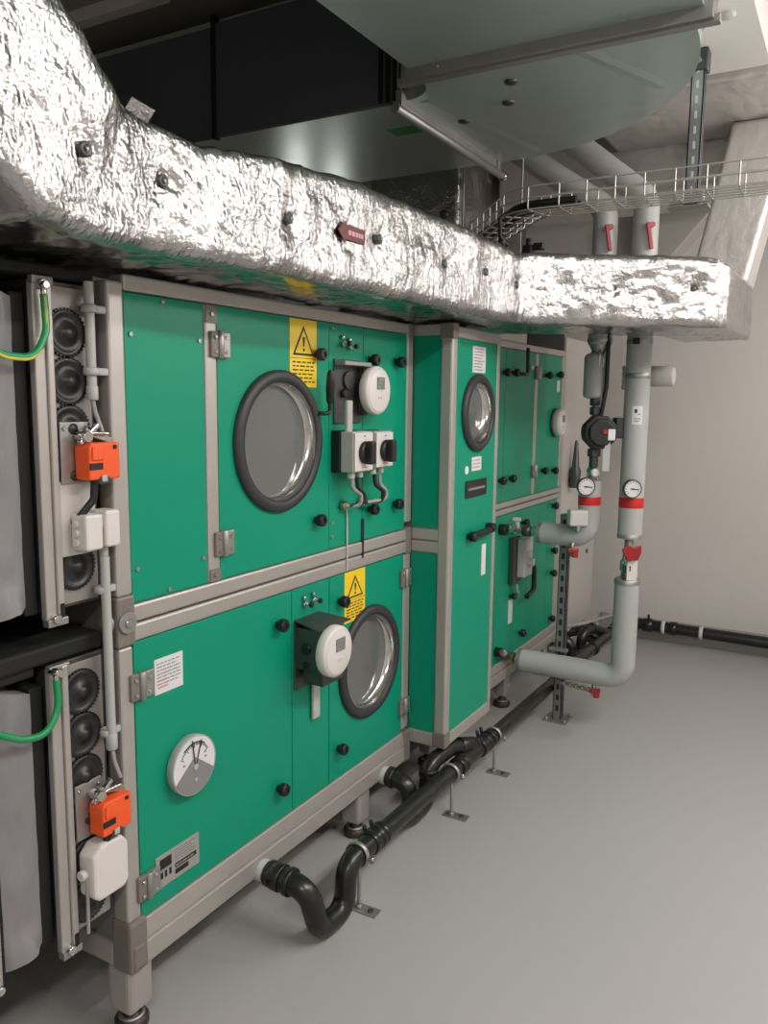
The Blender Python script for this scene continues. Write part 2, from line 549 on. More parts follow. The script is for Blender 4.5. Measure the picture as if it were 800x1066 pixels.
strip2 = build('access_strip', MB().box(-.03, 0, .663, .861, .301, .990, M['green'], .0015), ahu)
nipple(.722, .937, strip2); nipple(.770, .940, strip2)
d4 = panel_with_hole('door', ahu, .864, 1.352, .301, .990, 1.112, .650, .168, M['green'])
porthole(d4, 1.112, .650, .198)
hinge(d4, 1.358, .900); hinge(d4, 1.362, .402)
for yy, zz in ((.920, .904), (.915, .405)): knob(d4, yy, zz)
warning_sticker(d4, .950, 1.079, .818, .989)

# ------------------------------------------------------------------ heat exchanger section, proud of the rest
hx = thing('heat_exchanger_section', 'tall narrow green section standing proud between the two-deck units, small porthole', 'air handling unit', (-.35, 1.62, 0))
build('casing', MB().box(-.92, .12, 1.412, 1.845, .25, 1.80, M['galv_dull'], .004), hx)
build('side_panel', MB().box(.004, .112, 1.408, 1.418, 1.085, 1.78, M['green']), hx)
build('side_panel', MB().box(.004, .112, 1.408, 1.418, .30, .99, M['green']), hx)
sr = MB(); sr.box(.004, .116, 1.404, 1.418, 1.040, 1.082, M['alu'], .004); sr.box(.004, .116, 1.404, 1.418, .994, 1.036, M['alu'], .004)
build('side_rail', sr, hx)
build('side_rail', MB().box(.004, .116, 1.402, 1.418, .25, .302, M['alu'], .004), hx)
build('side_rail', MB().box(.004, .116, 1.404, 1.418, 1.78, 1.818, M['alu'], .004), hx)
post('post', .112, .160, 1.402, 1.446, .30, 1.775, hx, .008)
post('post', .118, .160, 1.822, 1.848, .30, 1.775, hx, .004)
build('top_rail', MB().box(.118, .160, 1.446, 1.848, 1.772, 1.812, M['alu'], .005), hx)
build('bottom_rail', MB().box(.118, .160, 1.446, 1.848, .252, .300, M['alu'], .005), hx)
build('corner_block', MB().box(.108, .163, 1.400, 1.448, 1.765, 1.822, M['corner'], .005), hx)
build('corner_block', MB().box(.108, .163, 1.400, 1.448, .25, .312, M['corner'], .005), hx)
leg(hx, -.075, 2.10 - .36, .25, .03); leg(hx, -.8, 1.74, .25, .03)
fd = panel_with_hole('front_panel', hx, 1.447, 1.821, .302, 1.771, 1.640, 1.504, .118, M['green'], .125, .155)
porthole(fd, 1.640, 1.504, .146, .155)
s = MB(); s.box(.155, .1565, 1.585, 1.705, 1.655, 1.752, M['paper'])
text_lines(s, .1565, 1.597, 1.69, 1.66, 1.748, 8, M['grey_ink'], 11, .35)
text_lines(s, .1567, 1.63, 1.665, 1.69, 1.74, 4, M['pink_ink'], 12, .4)
build('label', s, fd, 'white printed label')
s = MB(); s.box(.155, .1565, 1.600, 1.690, 1.285, 1.338, M['paper'])
text_lines(s, .1565, 1.61, 1.68, 1.292, 1.332, 3, M['pink_ink'], 13, .4)
build('label', s, fd, 'small white label')
build('label', MB().lathe([(.016, 0), (.016, .0015)], (.155, 1.555, 1.292), X, M['paper'], 20, False), fd, 'round white sticker')
s = MB(); s.box(.155, .160, 1.545, 1.742, 1.185, 1.250, M['ink'], .001)
s.box(.160, .1606, 1.565, 1.722, 1.213, 1.222, M['grey_ink'])
build('nameplate', s, fd, 'black nameplate')
s = MB()
s.lathe([(.012, 0), (.012, .02), (.019, .014), (.019, .034), (.014, .038)], (.155, 1.580, 1.038), X, M['black'], 14)
s.obox((.180, 1.68, 1.043), (Y, Z, X), (.10, .012, .009), M['black'], .004)
s.lathe([(.016, 0), (.018, .01), (.018, .033), (.014, .038)], (.155, 1.765, 1.05), X, M['black'], 14)
build('latch_handle', s, fd, 'black latch handle')
build('document_strip', MB().box(.155, .159, 1.715, 1.755, .860, .985, M['paper'], .001), fd, 'pale paper strip')

# ------------------------------------------------------------------ far two-deck section
fu = thing('air_handling_unit', 'far green two-deck section beside the pipes, behind the tall narrow section, without portholes', 'air handling unit', (-.45, 2.5, 0))
build('casing', MB().box(-.92, -.046, 1.85, 3.20, .22, 1.80, M['galv_dull'], .004), fu)
post('top_rail', -.045, .004, 1.85, 3.20, 1.789, 1.822, fu)
post('middle_rail', -.045, .004, 1.85, 3.20, 1.050, 1.078, fu)
post('middle_rail', -.045, .004, 1.85, 3.20, 1.018, 1.046, fu)
post('post', -.045, .004, 3.135, 3.20, 1.079, 1.789, fu)
post('post', -.045, .004, 3.135, 3.20, .30, 1.018, fu)
post('mullion', -.03, .003, 2.710, 2.752, 1.079, 1.788, fu)
br = MB(); br.box(-.05, .012, 1.85, 3.20, .20, .252, M['alu'], .006); br.box(-.045, .005, 1.85, 3.20, .254, .300, M['alu'], .005)
build('bottom_rail', br, fu)
a = build('panel', MB().box(-.03, 0, 1.86, 2.311, 1.080, 1.787, M['green'], .0015), fu)
knob(a, 2.287, 1.678); knob(a, 2.272, 1.186)
a = build('door', MB().box(-.03, 0, 2.315, 2.709, 1.080, 1.787, M['green'], .0015), fu)
knob(a, 2.40, 1.680); knob(a, 2.40, 1.186)
s = MB(); s.tube([(.0, 2.45, 1.676), (.036, 2.452, 1.676), (.036, 2.505, 1.676), (.036, 2.498, 1.80)], .009, M['black'], .012, 10)
build('crank_handle', s, a, 'black crank handle')
build('screw_cap', MB().lathe([(.014, 0), (.014, .004), (.008, .008)], (0, 2.655, 1.715), X, M['white'], 16), a, 'white screw cap')
hinge(a, 2.735, 1.690); hinge(a, 2.728, 1.196)
a = build('door', MB().box(-.03, 0, 2.754, 3.133, 1.080, 1.787, M['green'], .0015), fu)
for yy, zz in ((2.875, 1.682), (3.055, 1.690), (2.86, 1.191), (3.03, 1.180)): knob(a, yy, zz)
build('paper_tag', MB().box(0, .003, 3.05, 3.10, 1.60, 1.66, M['paper'], .001), a, 'small white tag')
a = build('door', MB().box(-.03, 0, 1.86, 2.996, .302, 1.016, M['green'], .0015), fu)
knob(a, 2.60, .950); knob(a, 2.605, .382); knob(a, 2.452, .604, 0, .014)
build('document_strip', MB().box(0, .004, 2.44, 2.49, .465, .585, M['paper'], .001), a, 'pale paper strip')
a = build('panel', MB().box(-.03, 0, 3.0, 3.133, .302, 1.016, M['green'], .0015), fu)
for zz in (.735, .608, .349): knob(a, 3.075, zz)
knob(a, 3.06, .985)
leg(fu, -.06, 2.55, .2, .03); leg(fu, -.06, 3.15, .2, .03); leg(fu, -.8, 2.55, .2, .03)
tb = MB(); tb.box(-.4, .0, 2.20, 2.58, 1.822, 1.90, M['alu'], .004); tb.box(-.4, -.001, 2.60, 3.16, 1.822, 1.935, M['rubber'], .004)
build('top_spigot', tb, fu, 'duct collar on top with black rubber sleeve')

# plain metal duct section beyond, up to the end wall
es = thing('duct_casing', 'plain pale grey metal duct casing between the far green section and the end wall', 'duct', (-.4, 3.6, 0))
c_ = MB().box(-.92, -.004, 3.215, 3.95, .17, 1.90, M['plate'], .006)
build('casing', c_, es)
for yy, zz in ((3.55, .78), (3.42, .66), (3.78, .62)): build('plug', MB().cyl((-.004, yy, zz), (.004, yy, zz), .014, M['dark_metal'], 12), es)
build('support_foot', MB().box(-.8, -.1, 3.3, 3.36, 0, .17, M['galv_dull'], .004), es)
build('support_foot', MB().box(-.8, -.1, 3.8, 3.86, 0, .17, M['galv_dull'], .004), es)
sp = MB()
sp.lathe([(.03, 0), (.032, .01), (.032, .10), (.022, .12), (.010, .26), (.006, .27)], (.03, 3.36, 1.06), Z, M['dark_metal'], 18)
sp.cyl((-.004, 3.36, 1.10), (.03, 3.36, 1.10), .016, M['dark_metal'], 12)
single('duct_sensor', sp, 'dark tapered sensor body fixed on the pale duct casing beside the pump pipe', 'sensor')

# ------------------------------------------------------------------ instruments on the unit
def transmitter(c, r, depth, label, bracket):
    t = thing('pressure_transmitter', label, 'pressure transmitter', (c[0] - depth, c[1], c[2]), 'round white pressure transmitters')
    b = MB()
    x0 = c[0] - depth
    b.lathe([(r * .94, 0), (r, .006), (r, depth * .72), (r * .95, depth * .86), (r * .80, depth), (0.0005, depth)], (x0, c[1], c[2]), X, M['white'], 48)
    hb = build('housing', b, t)
    b = MB()
    b.ring((c[0] - .004, c[1], c[2]), X, r * .86, .0025, M['offwhite'], 48, 8)
    build('bezel', b, t)
    b = MB()
    b.box(c[0], c[0] + .003, c[1] - r * .28, c[1] + r * .32, c[2] + r * .05, c[2] + r * .55, M['lcd'], .001)
    for i in range(3):
        b.box(c[0] + .003, c[0] + .0036, c[1] - r * .2, c[1] + r * (.2 - .12 * i), c[2] + r * (.42 - .14 * i), c[2] + r * (.48 - .14 * i), M['grey_ink'])
    build('display', b, t, 'small grey display')
    b = MB()
    b.lathe([(.004, 0), (.004, .002)], (c[0], c[1] + r * .1, c[2] - r * .3), X, M['offwhite'], 10, False)
    b.lathe([(.004, 0), (.004, .002)], (c[0], c[1] - r * .1, c[2] - r * .3), X, M['offwhite'], 10, False)
    build('button', b, t)
    for k in bracket: build(k[0], k[1], t, k[2])
    return t
# upper: flat dark plate screwed on the strip, disc beside it
bk = MB()
bk.box(.000, .006, .880, 1.036, 1.475, 1.675, M['dark_metal'], .002)
bk.box(.006, .046, .880, 1.036, 1.655, 1.668, M['galv_dull'], .002)
bk.box(.006, .03, 1.018, 1.036, 1.50, 1.655, M['dark_metal'], .002)
bk.cyl((.006, .955, 1.61), (.016, .955, 1.61), .03, M['dark_metal'], 20)
bk.cyl((.006, .925, 1.57), (.02, .925, 1.57), .014, M['black'], 12)
transmitter((.066, 1.058, 1.580), .078, .036, 'round white pressure transmitter on the upper deck above the grey switches',
            [('bracket', bk, 'dark metal bracket'), ('stem', MB().cyl((.0, 1.052, 1.580), (.031, 1.052, 1.580), .03, M['dark_metal'], 16), None),
             ('tube_strip', MB().box(.046, .058, .875, .905, 1.438, 1.548, M['grey_plastic'], .003), 'pale grey plastic strip')])
# lower: disc on a box bracket
bk = MB()
bk.box(0, .005, .670, .775, .678, .893, M['dark_metal'], .002)
bk.prism([(.0, .672, .893), (.0, .800, .893), (.092, .845, .872), (.092, .672, .872)], (0, 0, .004), M['dark_metal'])
bk.box(.005, .094, .672, .676, .75, .876, M['dark_metal'], .001)
bk.box(.02, .094, .69, .80, .70, .876, M['dark_metal'], .004)
bk.cyl((.045, .665, .815), (.045, .680, .815), .018, M['black'], 14)
bk.cyl((.045, .665, .765), (.045, .680, .765), .012, M['black'], 14)
transmitter((.132, .722, .808), .078, .038, 'round white pressure transmitter on a dark box bracket on the lower deck',
            [('bracket', bk, 'dark metal box bracket'), ('tube_strip', MB().box(.004, .014, .755, .792, .560, .722, M['grey_plastic'], .003), 'pale grey plastic strip')])
# far one on section C
t3 = transmitter((.05, 3.04, 1.437), .072, .040, 'small round white pressure transmitter at the edge of the far green door',
            [('bracket', MB().cyl((0, 3.04, 1.437), (.012, 3.04, 1.437), .078, M['dark_metal'], 28), None)])

# dial gauge
g = thing('dial_gauge', 'round white dial pressure gauge with dark lower sector on the lower front door', 'gauge', (.0, .212, .555))
b = MB(); b.lathe([(.072, 0), (.076, .004), (.077, .022), (.0765, .027), (.0745, .027), (.074, .024), (.0005, .024)], (0, .212, .632), X, M['grey_plastic'], 48)
build('case', b, g)
b = MB(); b.lathe([(.074, 0), (.074, .0022)], (.0235, .212, .632), X, M['paper'], 48, False)
dial = build('dial', b, g, 'white dial face')
b = MB()
pts = [(.0264, .212 + .012 * math.cos(t), .640 + .012 * math.sin(t)) for t in [PI * .2 + PI * .6 * k / 6 for k in range(7)]]
arc = [(.0264, .212 + .0735 * math.cos(t), .632 + .0735 * math.sin(t)) for t in [PI * 1.13 + (PI * .74) * k / 16 for k in range(17)]]
b.prism(pts + arc, (.0018, 0, 0), M['grey_ink'])
b.cyl((.0275, .212, .628), (.031, .212, .628), .008, M['grey_plastic'], 14)
b.cyl((.0275, .212, .594), (.031, .212, .594), .005, M['grey_plastic'], 12)
build('lower_sector', b, g, 'dark grey lower sector')
b = MB()
for k in range(21):
    t = PI * (.18 + .64 * k / 20)
    d = Vector((0, math.cos(t), math.sin(t))); q = Vector((0, -math.sin(t), math.cos(t)))
    L = .012 if k % 5 == 0 else .006
    b.obox(Vector((.0266, .212, .632)) + d * (.058 - L / 2), (d, q, X), (L / 2, .0008, .0005), M['ink'])
for k in range(30):
    t = PI * (.30 + .40 * k / 29)
    d = Vector((0, math.cos(t), math.sin(t))); q = Vector((0, -math.sin(t), math.cos(t)))
    b.obox(Vector((.0266, .212, .632)) + d * .0595, (q, d, X), (.003, .0012, .0005), M['ink'])
for k, (yy, zz) in enumerate(((.170, .642), (.176, .622), (.248, .640), (.246, .652))): b.box(.0262, .0268, yy, yy + .008, zz, zz + .004, M['grey_ink'])
build('scale', b, g)
b = MB()
b.obox((.0285, .207, .668), (Vector((0, -.12, 1)), Vector((0, 1, .12)), X), (.032, .0014, .0008), M['ink'])
b.obox((.0285, .226, .664), (Vector((0, .35, 1)), Vector((0, 1, -.35)), X), (.030, .0012, .0008), M['ink'])
build('pointer', b, g)

# rotary switches on the upper deck
for i, (yy, lab, lab2) in enumerate(((.930, 'grey rotary isolator switch with black knob, the nearer of the pair', 0), (1.060, 'grey rotary isolator switch with black knob, the farther of the pair', 0))):
    t = thing('isolator_switch', lab, 'switch', (0, yy, 1.33), 'isolator switches below the upper transmitter')
    z0, z1 = (1.325, 1.455) if i == 0 else (1.330, 1.452)
    build('back_box', MB().box(0, .035, yy - .062, yy + .052, z0, z1, M['black'], .004), t, 'black back box')
    build('housing', MB().box(.035, .082, yy - .060, yy + .050, z0 + .002, z1 - .002, M['grey_plastic'], .004), t)
    build('front_plate', MB().box(.082, .088, yy - .058, yy + .048, z0 + .006, z1 - .006, M['white'], .002).box(.088, .0886, yy - .02, yy + .015, z0 + .014, z0 + .018, M['pink_ink']).box(.088, .0886, yy - .008, yy + .004, z1 - .018, z1 - .014, M['grey_ink']), t, 'white front plate')
    k = MB(); k.lathe([(.034, 0), (.036, .004), (.034, .012), (.026, .014)], (.088, yy - .004, 1.388), X, M['black'], 28)
    k.box(.096, .124, yy - .018, yy + .012, 1.352, 1.424, M['black'], .006)
    build('knob', k, t, 'black rotary knob')
    
    for j in (-.03, .02):
        build('cable_gland', MB().cyl((.055, yy + j, z0 - .018), (.055, yy + j, z0 + .002), .012, M['offwhite'], 12), t, 'pale cable gland')
for i, (y0, y1, lab) in enumerate(((.905, .925, 'short grey cable looping from the nearer isolator switch to a gland'), (1.045, 1.035, 'short black and grey cable looping from the farther isolator switch to a gland'))):
    t = MB()
    t.tube([(.055, y0, 1.308), (.055, y0 + .005, 1.275), (.06, y0 + .05, 1.25), (.055, y0 + .055, 1.215), (.02, y1, 1.216), (.0, y1, 1.216)], .007, M['cable_grey'] if i == 0 else M['black'], .02, 10)
    t.tube([(.062, y0 + .02, 1.308), (.062, y0 + .024, 1.275), (.064, y0 + .065, 1.25), (.06, y0 + .066, 1.22), (.03, y1 + .006, 1.216)], .006, M['black'] if i == 0 else M['cable_grey'], .02, 10)
    t.cyl((0, y1, 1.216), (.022, y1, 1.216), .014, M['brass'], 12)
    single('switch_cable', t, lab, 'cable', 'cables below the isolator switches')
single('measuring_hose', MB().tube([(.003, .956, 1.205), (.006, .956, 1.18), (.007, .956, 1.02), (.006, .956, 1.0)], .0025, M['offwhite'], .01, 8), 'thin white hose hanging on the upper deck below the cable glands', 'hose')
single('sealing_strip', MB().box(0, .005, 1.052, 1.066, 1.022, 1.157, M['black'], .002), 'short black strip on the seam below the upper switches', 'strip')
# box switch on C with black handle
t = thing('isolator_switch', 'grey box switch with black loop cable on the far lower green door', 'switch', (0, 2.5, .66))
build('back_plate', MB().box(0, .03, 2.42, 2.53, .668, .895, M['dark_metal'], .004), t)
build('housing', MB().box(.03, .07, 2.46, 2.575, .70, .89, M['grey_plastic'], .005), t)
build('selector', MB().lathe([(.02, 0), (.02, .02)], (.07, 2.53, .77), X, M['offwhite'], 16), t)
build('label', MB().box(.07, .072, 2.48, 2.56, .83, .87, M['white'], .0008), t, 'white label')
k = MB(); k.tube([(.05, 2.575, .735), (.05, 2.655, .735), (.05, 2.665, .60), (.05, 2.56, .585)], .013, M['black'], .03, 10)
build('loop_cable', k, t, 'thick black cable loop')
k = MB(); k.tube([(.04, 2.44, .668), (.04, 2.45, .63), (.03, 2.50, .61), (.0, 2.52, .61)], .006, M['cable_grey'], .015, 8)
build('thin_cable', k, t)

# ------------------------------------------------------------------ dampers at the near end
def damper(z0, z1, label, zg, gl):
    t = thing('air_damper', label, 'damper', (-.4, -.1, z0), gl)
    p = MB(); p.box(-.035, -.030, -.150, -.022, z0 + .02, z1 - .01, M['damper_plate'], .001)
    build('side_plate', p, t)
    p = MB(); p.box(-.85, -.035, -.155, -.012, z0 + .012, z1, M['dark_metal'], .002)
    build('frame', p, t)
    p = MB()
    p.box(-.036, -.012, -.142, -.126, z0 - .012, z1, M['alu'], .003)
    p.box(-.036, -.018, -.168, -.142, z0 - .004, z1 - .003, M['alu'], .003)
    p.box(-.018, -.014, -.139, -.129, z1 - .045, z1 - .018, M['rubber'])
    p.box(-.018, -.010, -.139, -.129, z0 + .0, z0 + .03, M['rubber'])
    build('flange', p, t, 'upright aluminium flange strip')
    build('corner_clip', MB().cyl((-.02, -.150, z0 + .0), (-.004, -.150, z0 + .0), .011, M['chrome'], 12).box(-.03, -.010, -.17, -.12, z0 - .016, z0 + .0, M['galv_dull'], .002), t)
    build('corner_clip', MB().cyl((-.02, -.150, z1 - .012), (-.004, -.150, z1 - .012), .010, M['chrome'], 12).box(-.03, -.014, -.17, -.12, z1 - .012, z1 + .004, M['galv_dull'], .002), t)
    for z in zg:
        gm = MB()
        n = 36
        vs = []
        R0 = .0485
        gm.lathe([(R0, 0), (R0, .006), (R0 - .002, .008), (.040, .008), (.038, .005), (.022, .005), (.020, .009), (.012, .009), (.011, .017), (.0005, .017)], (-.030, -.085, z), X, M['gear'], 40)
        for k in range(n):
            a = 2 * PI * k / n
            d = Vector((0, math.cos(a), math.sin(a))); q = Vector((0, -math.sin(a), math.cos(a)))
            gm.obox(Vector((-.026, -.085, z)) + d * .049, (d, q, X), (.0022, .0022, .003), M['gear'])
        build('gear', gm, t, 'round black gear wheel')
    return t
damper(1.09, 1.785, 'upper air damper end with round black gear wheels, left of the green upper deck', [1.682 - .0986 * k for k in range(6)], 'dampers at the near end of the unit')
damper(.335, .985, 'lower air damper end with round black gear wheels, left of the green lower deck', [.909 - .0986 * k for k in range(6)], 'dampers at the near end of the unit')

# black insulated tops between the dampers
single('rubber_cover', MB().box(-.9, -.035, -.75, -.012, .990, 1.03, M['rubber'], .008).box(-.9, -.05, -.75, -.18, .965, .992, M['rubber'], .006), 'black rubber cover lying over the lower damper and grey sleeve', 'cover')
single('rubber_cover', MB().box(-.9, -.02, -.75, -.012, 1.79, 1.812, M['rubber'], .006), 'black rubber cover over the upper damper under the silver foil duct', 'cover')

# black rubber gap + grey fabric sleeve + duct behind
def sleeve(z0, z1, label, gl):
    t = thing('duct_sleeve', label, 'duct connector', (-.4, -.3, z0), gl)
    build('rubber_gasket', MB().box(-.85, -.045, -.200, -.168, z0 + .0, z1 - .02, M['rubber'], .003), t, 'black rubber gasket')
    # fabric: wavy skin around a box
    b = MB()
    ys = [-.198 - .09 * k / 12 for k in range(13)]
    zs = 40
    x_f = -.045
    vs, fs = [], []
    for j, yy in enumerate(ys):
        u = j / 12
        for k in range(zs + 1):
            v = k / zs
            zz = z0 + .02 + (z1 - z0 - .05) * v
            bulge = .010 * math.sin(PI * u) * (0.6 + .8 * noise.noise((u * 2.2, v * 5.5, z0 * 3))) + .004 * noise.noise((u * 5, v * 9, 4))
            if v < .1: bulge += (.1 - v) * .2 * math.sin(PI * u)
            vs.append((x_f + bulge, yy, zz + (.03 * (u) if v > .97 else 0) - (.015 * u if v < .02 else 0)))
    n1 = zs + 1
    for j in range(12):
        for k in range(zs):
            fs.append([j * n1 + k, j * n1 + k + 1, (j + 1) * n1 + k + 1, (j + 1) * n1 + k])
    # back wall and edges give the skin thickness and close it round the duct
    nb = len(vs)
    for (yy, zz) in ((ys[0], z0 + .02), (ys[0], z1 - .03), (ys[-1], z1 - .0), (ys[-1], z0 + .005)):
        vs.append((-.8, yy, zz))
    fs.append([nb, nb + 1, nb + 2, nb + 3])
    fs.append([n1 * 0 + k for k in range(n1)] + [nb + 1, nb])
    fs.append([n1 * 12 + k for k in range(n1 - 1, -1, -1)] + [nb + 3, nb + 2])
    fs.append([n1 * j + zs for j in range(13)] + [nb + 2, nb + 1])
    fs.append([n1 * j for j in range(12, -1, -1)] + [nb, nb + 3])
    b.add(vs, fs, M['fabric'], True)
    for f in b.bm.faces:
        if len(f.verts) > 4 or all(v.co.x < -.7 for v in f.verts): f.smooth = False
    for e in b.bm.edges:
        if any(not f.smooth for f in e.link_faces): e.smooth = False
    build('fabric_skin', b, t, 'grey coated fabric skin')
    build('rubber_gasket', MB().box(-.85, -.045, -.300, -.288, z0 + .0, z1 - .01, M['rubber'], .002), t, 'black rubber gasket')
    b = MB(); b.box(-.85, -.03, -.36, -.302, z0 - .03, z1, M['alu'], .006)
    b.box(-.85, -.04, -.75, -.36, z0, z1, M['fabric'], .02)
    b.cyl((-.05, -.315, z0 - .012), (-.02, -.315, z0 - .012), .01, M['chrome'], 12)
    build('duct_end', b, t, 'grey duct end')
    return t
sleeve(1.10, 1.775, 'upper grey fabric duct sleeve with black gasket, left of the upper damper', 'grey fabric duct sleeves')
sleeve(.352, .965, 'lower grey fabric duct sleeve with black gasket, left of the lower damper', 'grey fabric duct sleeves')
su = MB()
su.box(-.75, -.15, -.66, -.60, 0, .335, M['galv_dull'], .004)
single('duct_support', su, 'plain metal duct support under the grey sleeves at the left edge', 'support')

def ground_wire(pts, label, stripe):
    t = thing('ground_wire', label, 'wire', pts[0], 'green ground wires across the sleeves')
    build('sheath', MB().tube(pts, .0075, M['wire_green'], .06, 12), t)
    q = [Vector(p) + Vector((.0034, -.001, -.0034)) for p in pts]
    if stripe: build('stripe', MB().tube(q, .0042, M['wire_yellow'], .06, 8), t, 'yellow stripe')
    build('lug', MB().cyl(Vector(pts[0]) + Vector((0, 0, -.012)), Vector(pts[0]) + Vector((0, 0, .02)), .006, M['chrome'], 10).cyl((-.02, pts[0][1], pts[0][2] + .018), (.006, pts[0][1], pts[0][2] + .018), .008, M['chrome'], 10), t, 'metal lug')
ground_wire([(-.004, -.152, 1.752), (-.002, -.150, 1.68), (.004, -.185, 1.625), (-.002, -.245, 1.628), (-.004, -.32, 1.66)], 'green and yellow ground wire looping over the upper grey sleeve', True)
ground_wire([(-.004, -.163, .962), (-.002, -.162, .90), (.004, -.20, .855), (-.002, -.255, .865), (-.004, -.33, .91)], 'green ground wire looping over the lower grey sleeve', False)

# actuators
def actuator(z, label, w):
    t = thing('damper_actuator', label, 'actuator', (-.01, -.05, z - .05), 'orange damper actuators')
    p = MB(); p.box(-.022, -.016, -.118, -.045, z - .055, z + .075, M['galv_dull'], .002)
    for yy, zz in ((-.108, z + .062), (-.055, z + .062)): p.cyl((-.016, yy, zz), (-.012, yy, zz), .005, M['chrome'], 10)
    build('mounting_plate', p, t, 'zinc mounting plate')
    p = MB()
    p.cyl((-.016, -.075, z + .045), (.02, -.075, z + .045), .013, M['chrome'], 14)
    p.obox((.008, -.065, z + .05), (Vector((0, .8, .6)), Vector((0, -.6, .8)), X), (.032, .005, .006), M['chrome'], .002)
    p.obox((.004, -.04, z + .045), (Vector((0, .95, -.3)), Vector((0, .3, .95)), X), (.036, .007, .007), M['galv_dull'], .002)
    p.tube([(.012, -.09, z + .04), (.016, -.06, z + .052), (.016, -.02, z + .05)], .004, M['chrome'], .01, 8)
    build('shaft_clamp', p, t, 'shiny shaft clamp')
    p = MB()
    p.prism([(-.014, -.086, z - .046), (-.014, -.004, z - .046), (-.014, -.004, z + .032), (-.014, -.078, z + .032), (-.014, -.086, z + .022)], (.046, 0, 0), M['orange'], .004)
    p.box(.030, .036, -.080, -.05, z - .004, z + .026, M['orange'], .002)
    body = build('body', p, t, 'orange plastic body')
    p = MB(); p.box(.031, .0345, -.086, -.052, z - .024, z - .010, M['ink'], .001)
    p.cyl((.032, -.018, z + .022), (.0345, -.018, z + .022), .005, M['ink'], 10)
    build('label', p, body)
    p = MB(); p.box(.0, .034, -.062, -.034, z - .056, z - .038, M['dark_metal'], .003)
    p.box(.034, .037, -.058, -.044, z - .05, z - .036, M['grey_plastic'], .001)
    build('release_button', p, body)
    return t
actuator(1.424, 'orange damper actuator on the upper damper', 0)
actuator(.626, 'orange damper actuator on the lower damper', 0)
p = MB(); p.tube([(.012, -.058, 1.372), (.012, -.062, 1.335), (.0, -.09, 1.30)], .008, M['black'], .02, 10)
single('actuator_cable', p, 'short black cable from the upper orange actuator down to the white box', 'cable')
p = MB(); p.tube([(.012, -.055, .578), (.015, -.065, .555), (.012, -.085, .535), (.0, -.09, .52)], .009, M['black'], .02, 10)
single('actuator_cable', p, 'short black cable from the lower orange actuator to the rounded white box', 'cable')
# junction boxes
t = thing('junction_box', 'white junction box of two modules below the upper orange actuator', 'junction box', (-.02, -.05, 1.225))
build('back_plate', MB().box(-.026, -.020, -.135, -.03, 1.215, 1.375, M['plate'], .002), t, 'pale metal plate')
p = MB(); p.box(-.02, .028, -.098, -.052, 1.228, 1.305, M['white'], .006)
for zz in (1.245, 1.265, 1.285): p.cyl((.0, -.104, zz), (.0, -.097, zz), .008, M['white'], 12)
build('left_module', p, t)
build('right_module', MB().box(-.02, .030, -.046, .0 - .006, 1.230, 1.310, M['white'], .006), t)
build('bridge', MB().box(-.02, .02, -.056, -.042, 1.275, 1.302, M['offwhite'], .003), t)
build('cable_gland', MB().cyl((.0, -.03, 1.205), (.0, -.03, 1.23), .010, M['grey_plastic'], 12), t)
t = thing('junction_box', 'rounded white junction box below the lower orange actuator', 'junction box', (-.02, -.06, .43))
p = MB(); p.prism([(-.025, -.112, .447), (-.025, -.098, .432), (-.025, -.026, .432), (-.025, -.012, .447), (-.025, -.012, .540), (-.025, -.03, .562), (-.025, -.088, .562), (-.025, -.112, .54)], (.052, 0, 0), M['white'], .007)
build('housing', p, t)
build('cable_gland', MB().cyl((.0, -.112, .50), (.0, -.128, .50), .012, M['offwhite'], 12), t)
# conduits
def clip(parent, y, z, zr=.012):
    p = MB(); p.ring((-.008, y, z), Z, .014, .004, M['grey_plastic'], 20, 8, 2.2)
    p.box(-.020, .0, y + .012, y + .040, z - .008, z + .008, M['grey_plastic'], .003)
    build('clip', p, parent, 'grey plastic clip')
t = thing('conduit_pipe', 'grey plastic conduit beside the upper damper gears', 'conduit', (-.008, -.038, 1.55), 'grey conduits beside the dampers')
build('tube', MB().tube([(-.008, -.038, 1.79), (-.008, -.038, 1.552)], .0105, M['grey_plastic'], .01, 14).cyl((-.008, -.038, 1.545), (-.008, -.038, 1.575), .0125, M['grey_plastic'], 14), t)
build('cable', MB().tube([(-.008, -.038, 1.548), (-.006, -.034, 1.52), (.0, -.020, 1.472)], .005, M['cable_grey'], .02, 8), t)
clip(t, -.038, 1.735); clip(t, -.038, 1.605)
t = thing('conduit_pipe', 'long grey plastic conduit running from the upper white box to the lower damper', 'conduit', (-.008, -.036, .76), 'grey conduits beside the dampers')
build('tube', MB().tube([(.002, -.030, 1.205), (.004, -.030, .775)], .0105, M['grey_plastic'], .01, 14).cyl((.004, -.030, .762), (.004, -.030, .80), .013, M['grey_plastic'], 14), t)
build('cable', MB().tube([(.004, -.030, .765), (.006, -.026, .73), (.010, -.014, .69)], .005, M['cable_grey'], .02, 8), t)
clip(t, -.030, 1.13); clip(t, -.030, .80)
single('cable', MB().tube([(.004, -.112, .50), (.006, -.114, .47), (.004, -.115, .36)], .004, M['cable_grey'], .02, 8), 'thin grey cable hanging from the rounded white box', 'cable')

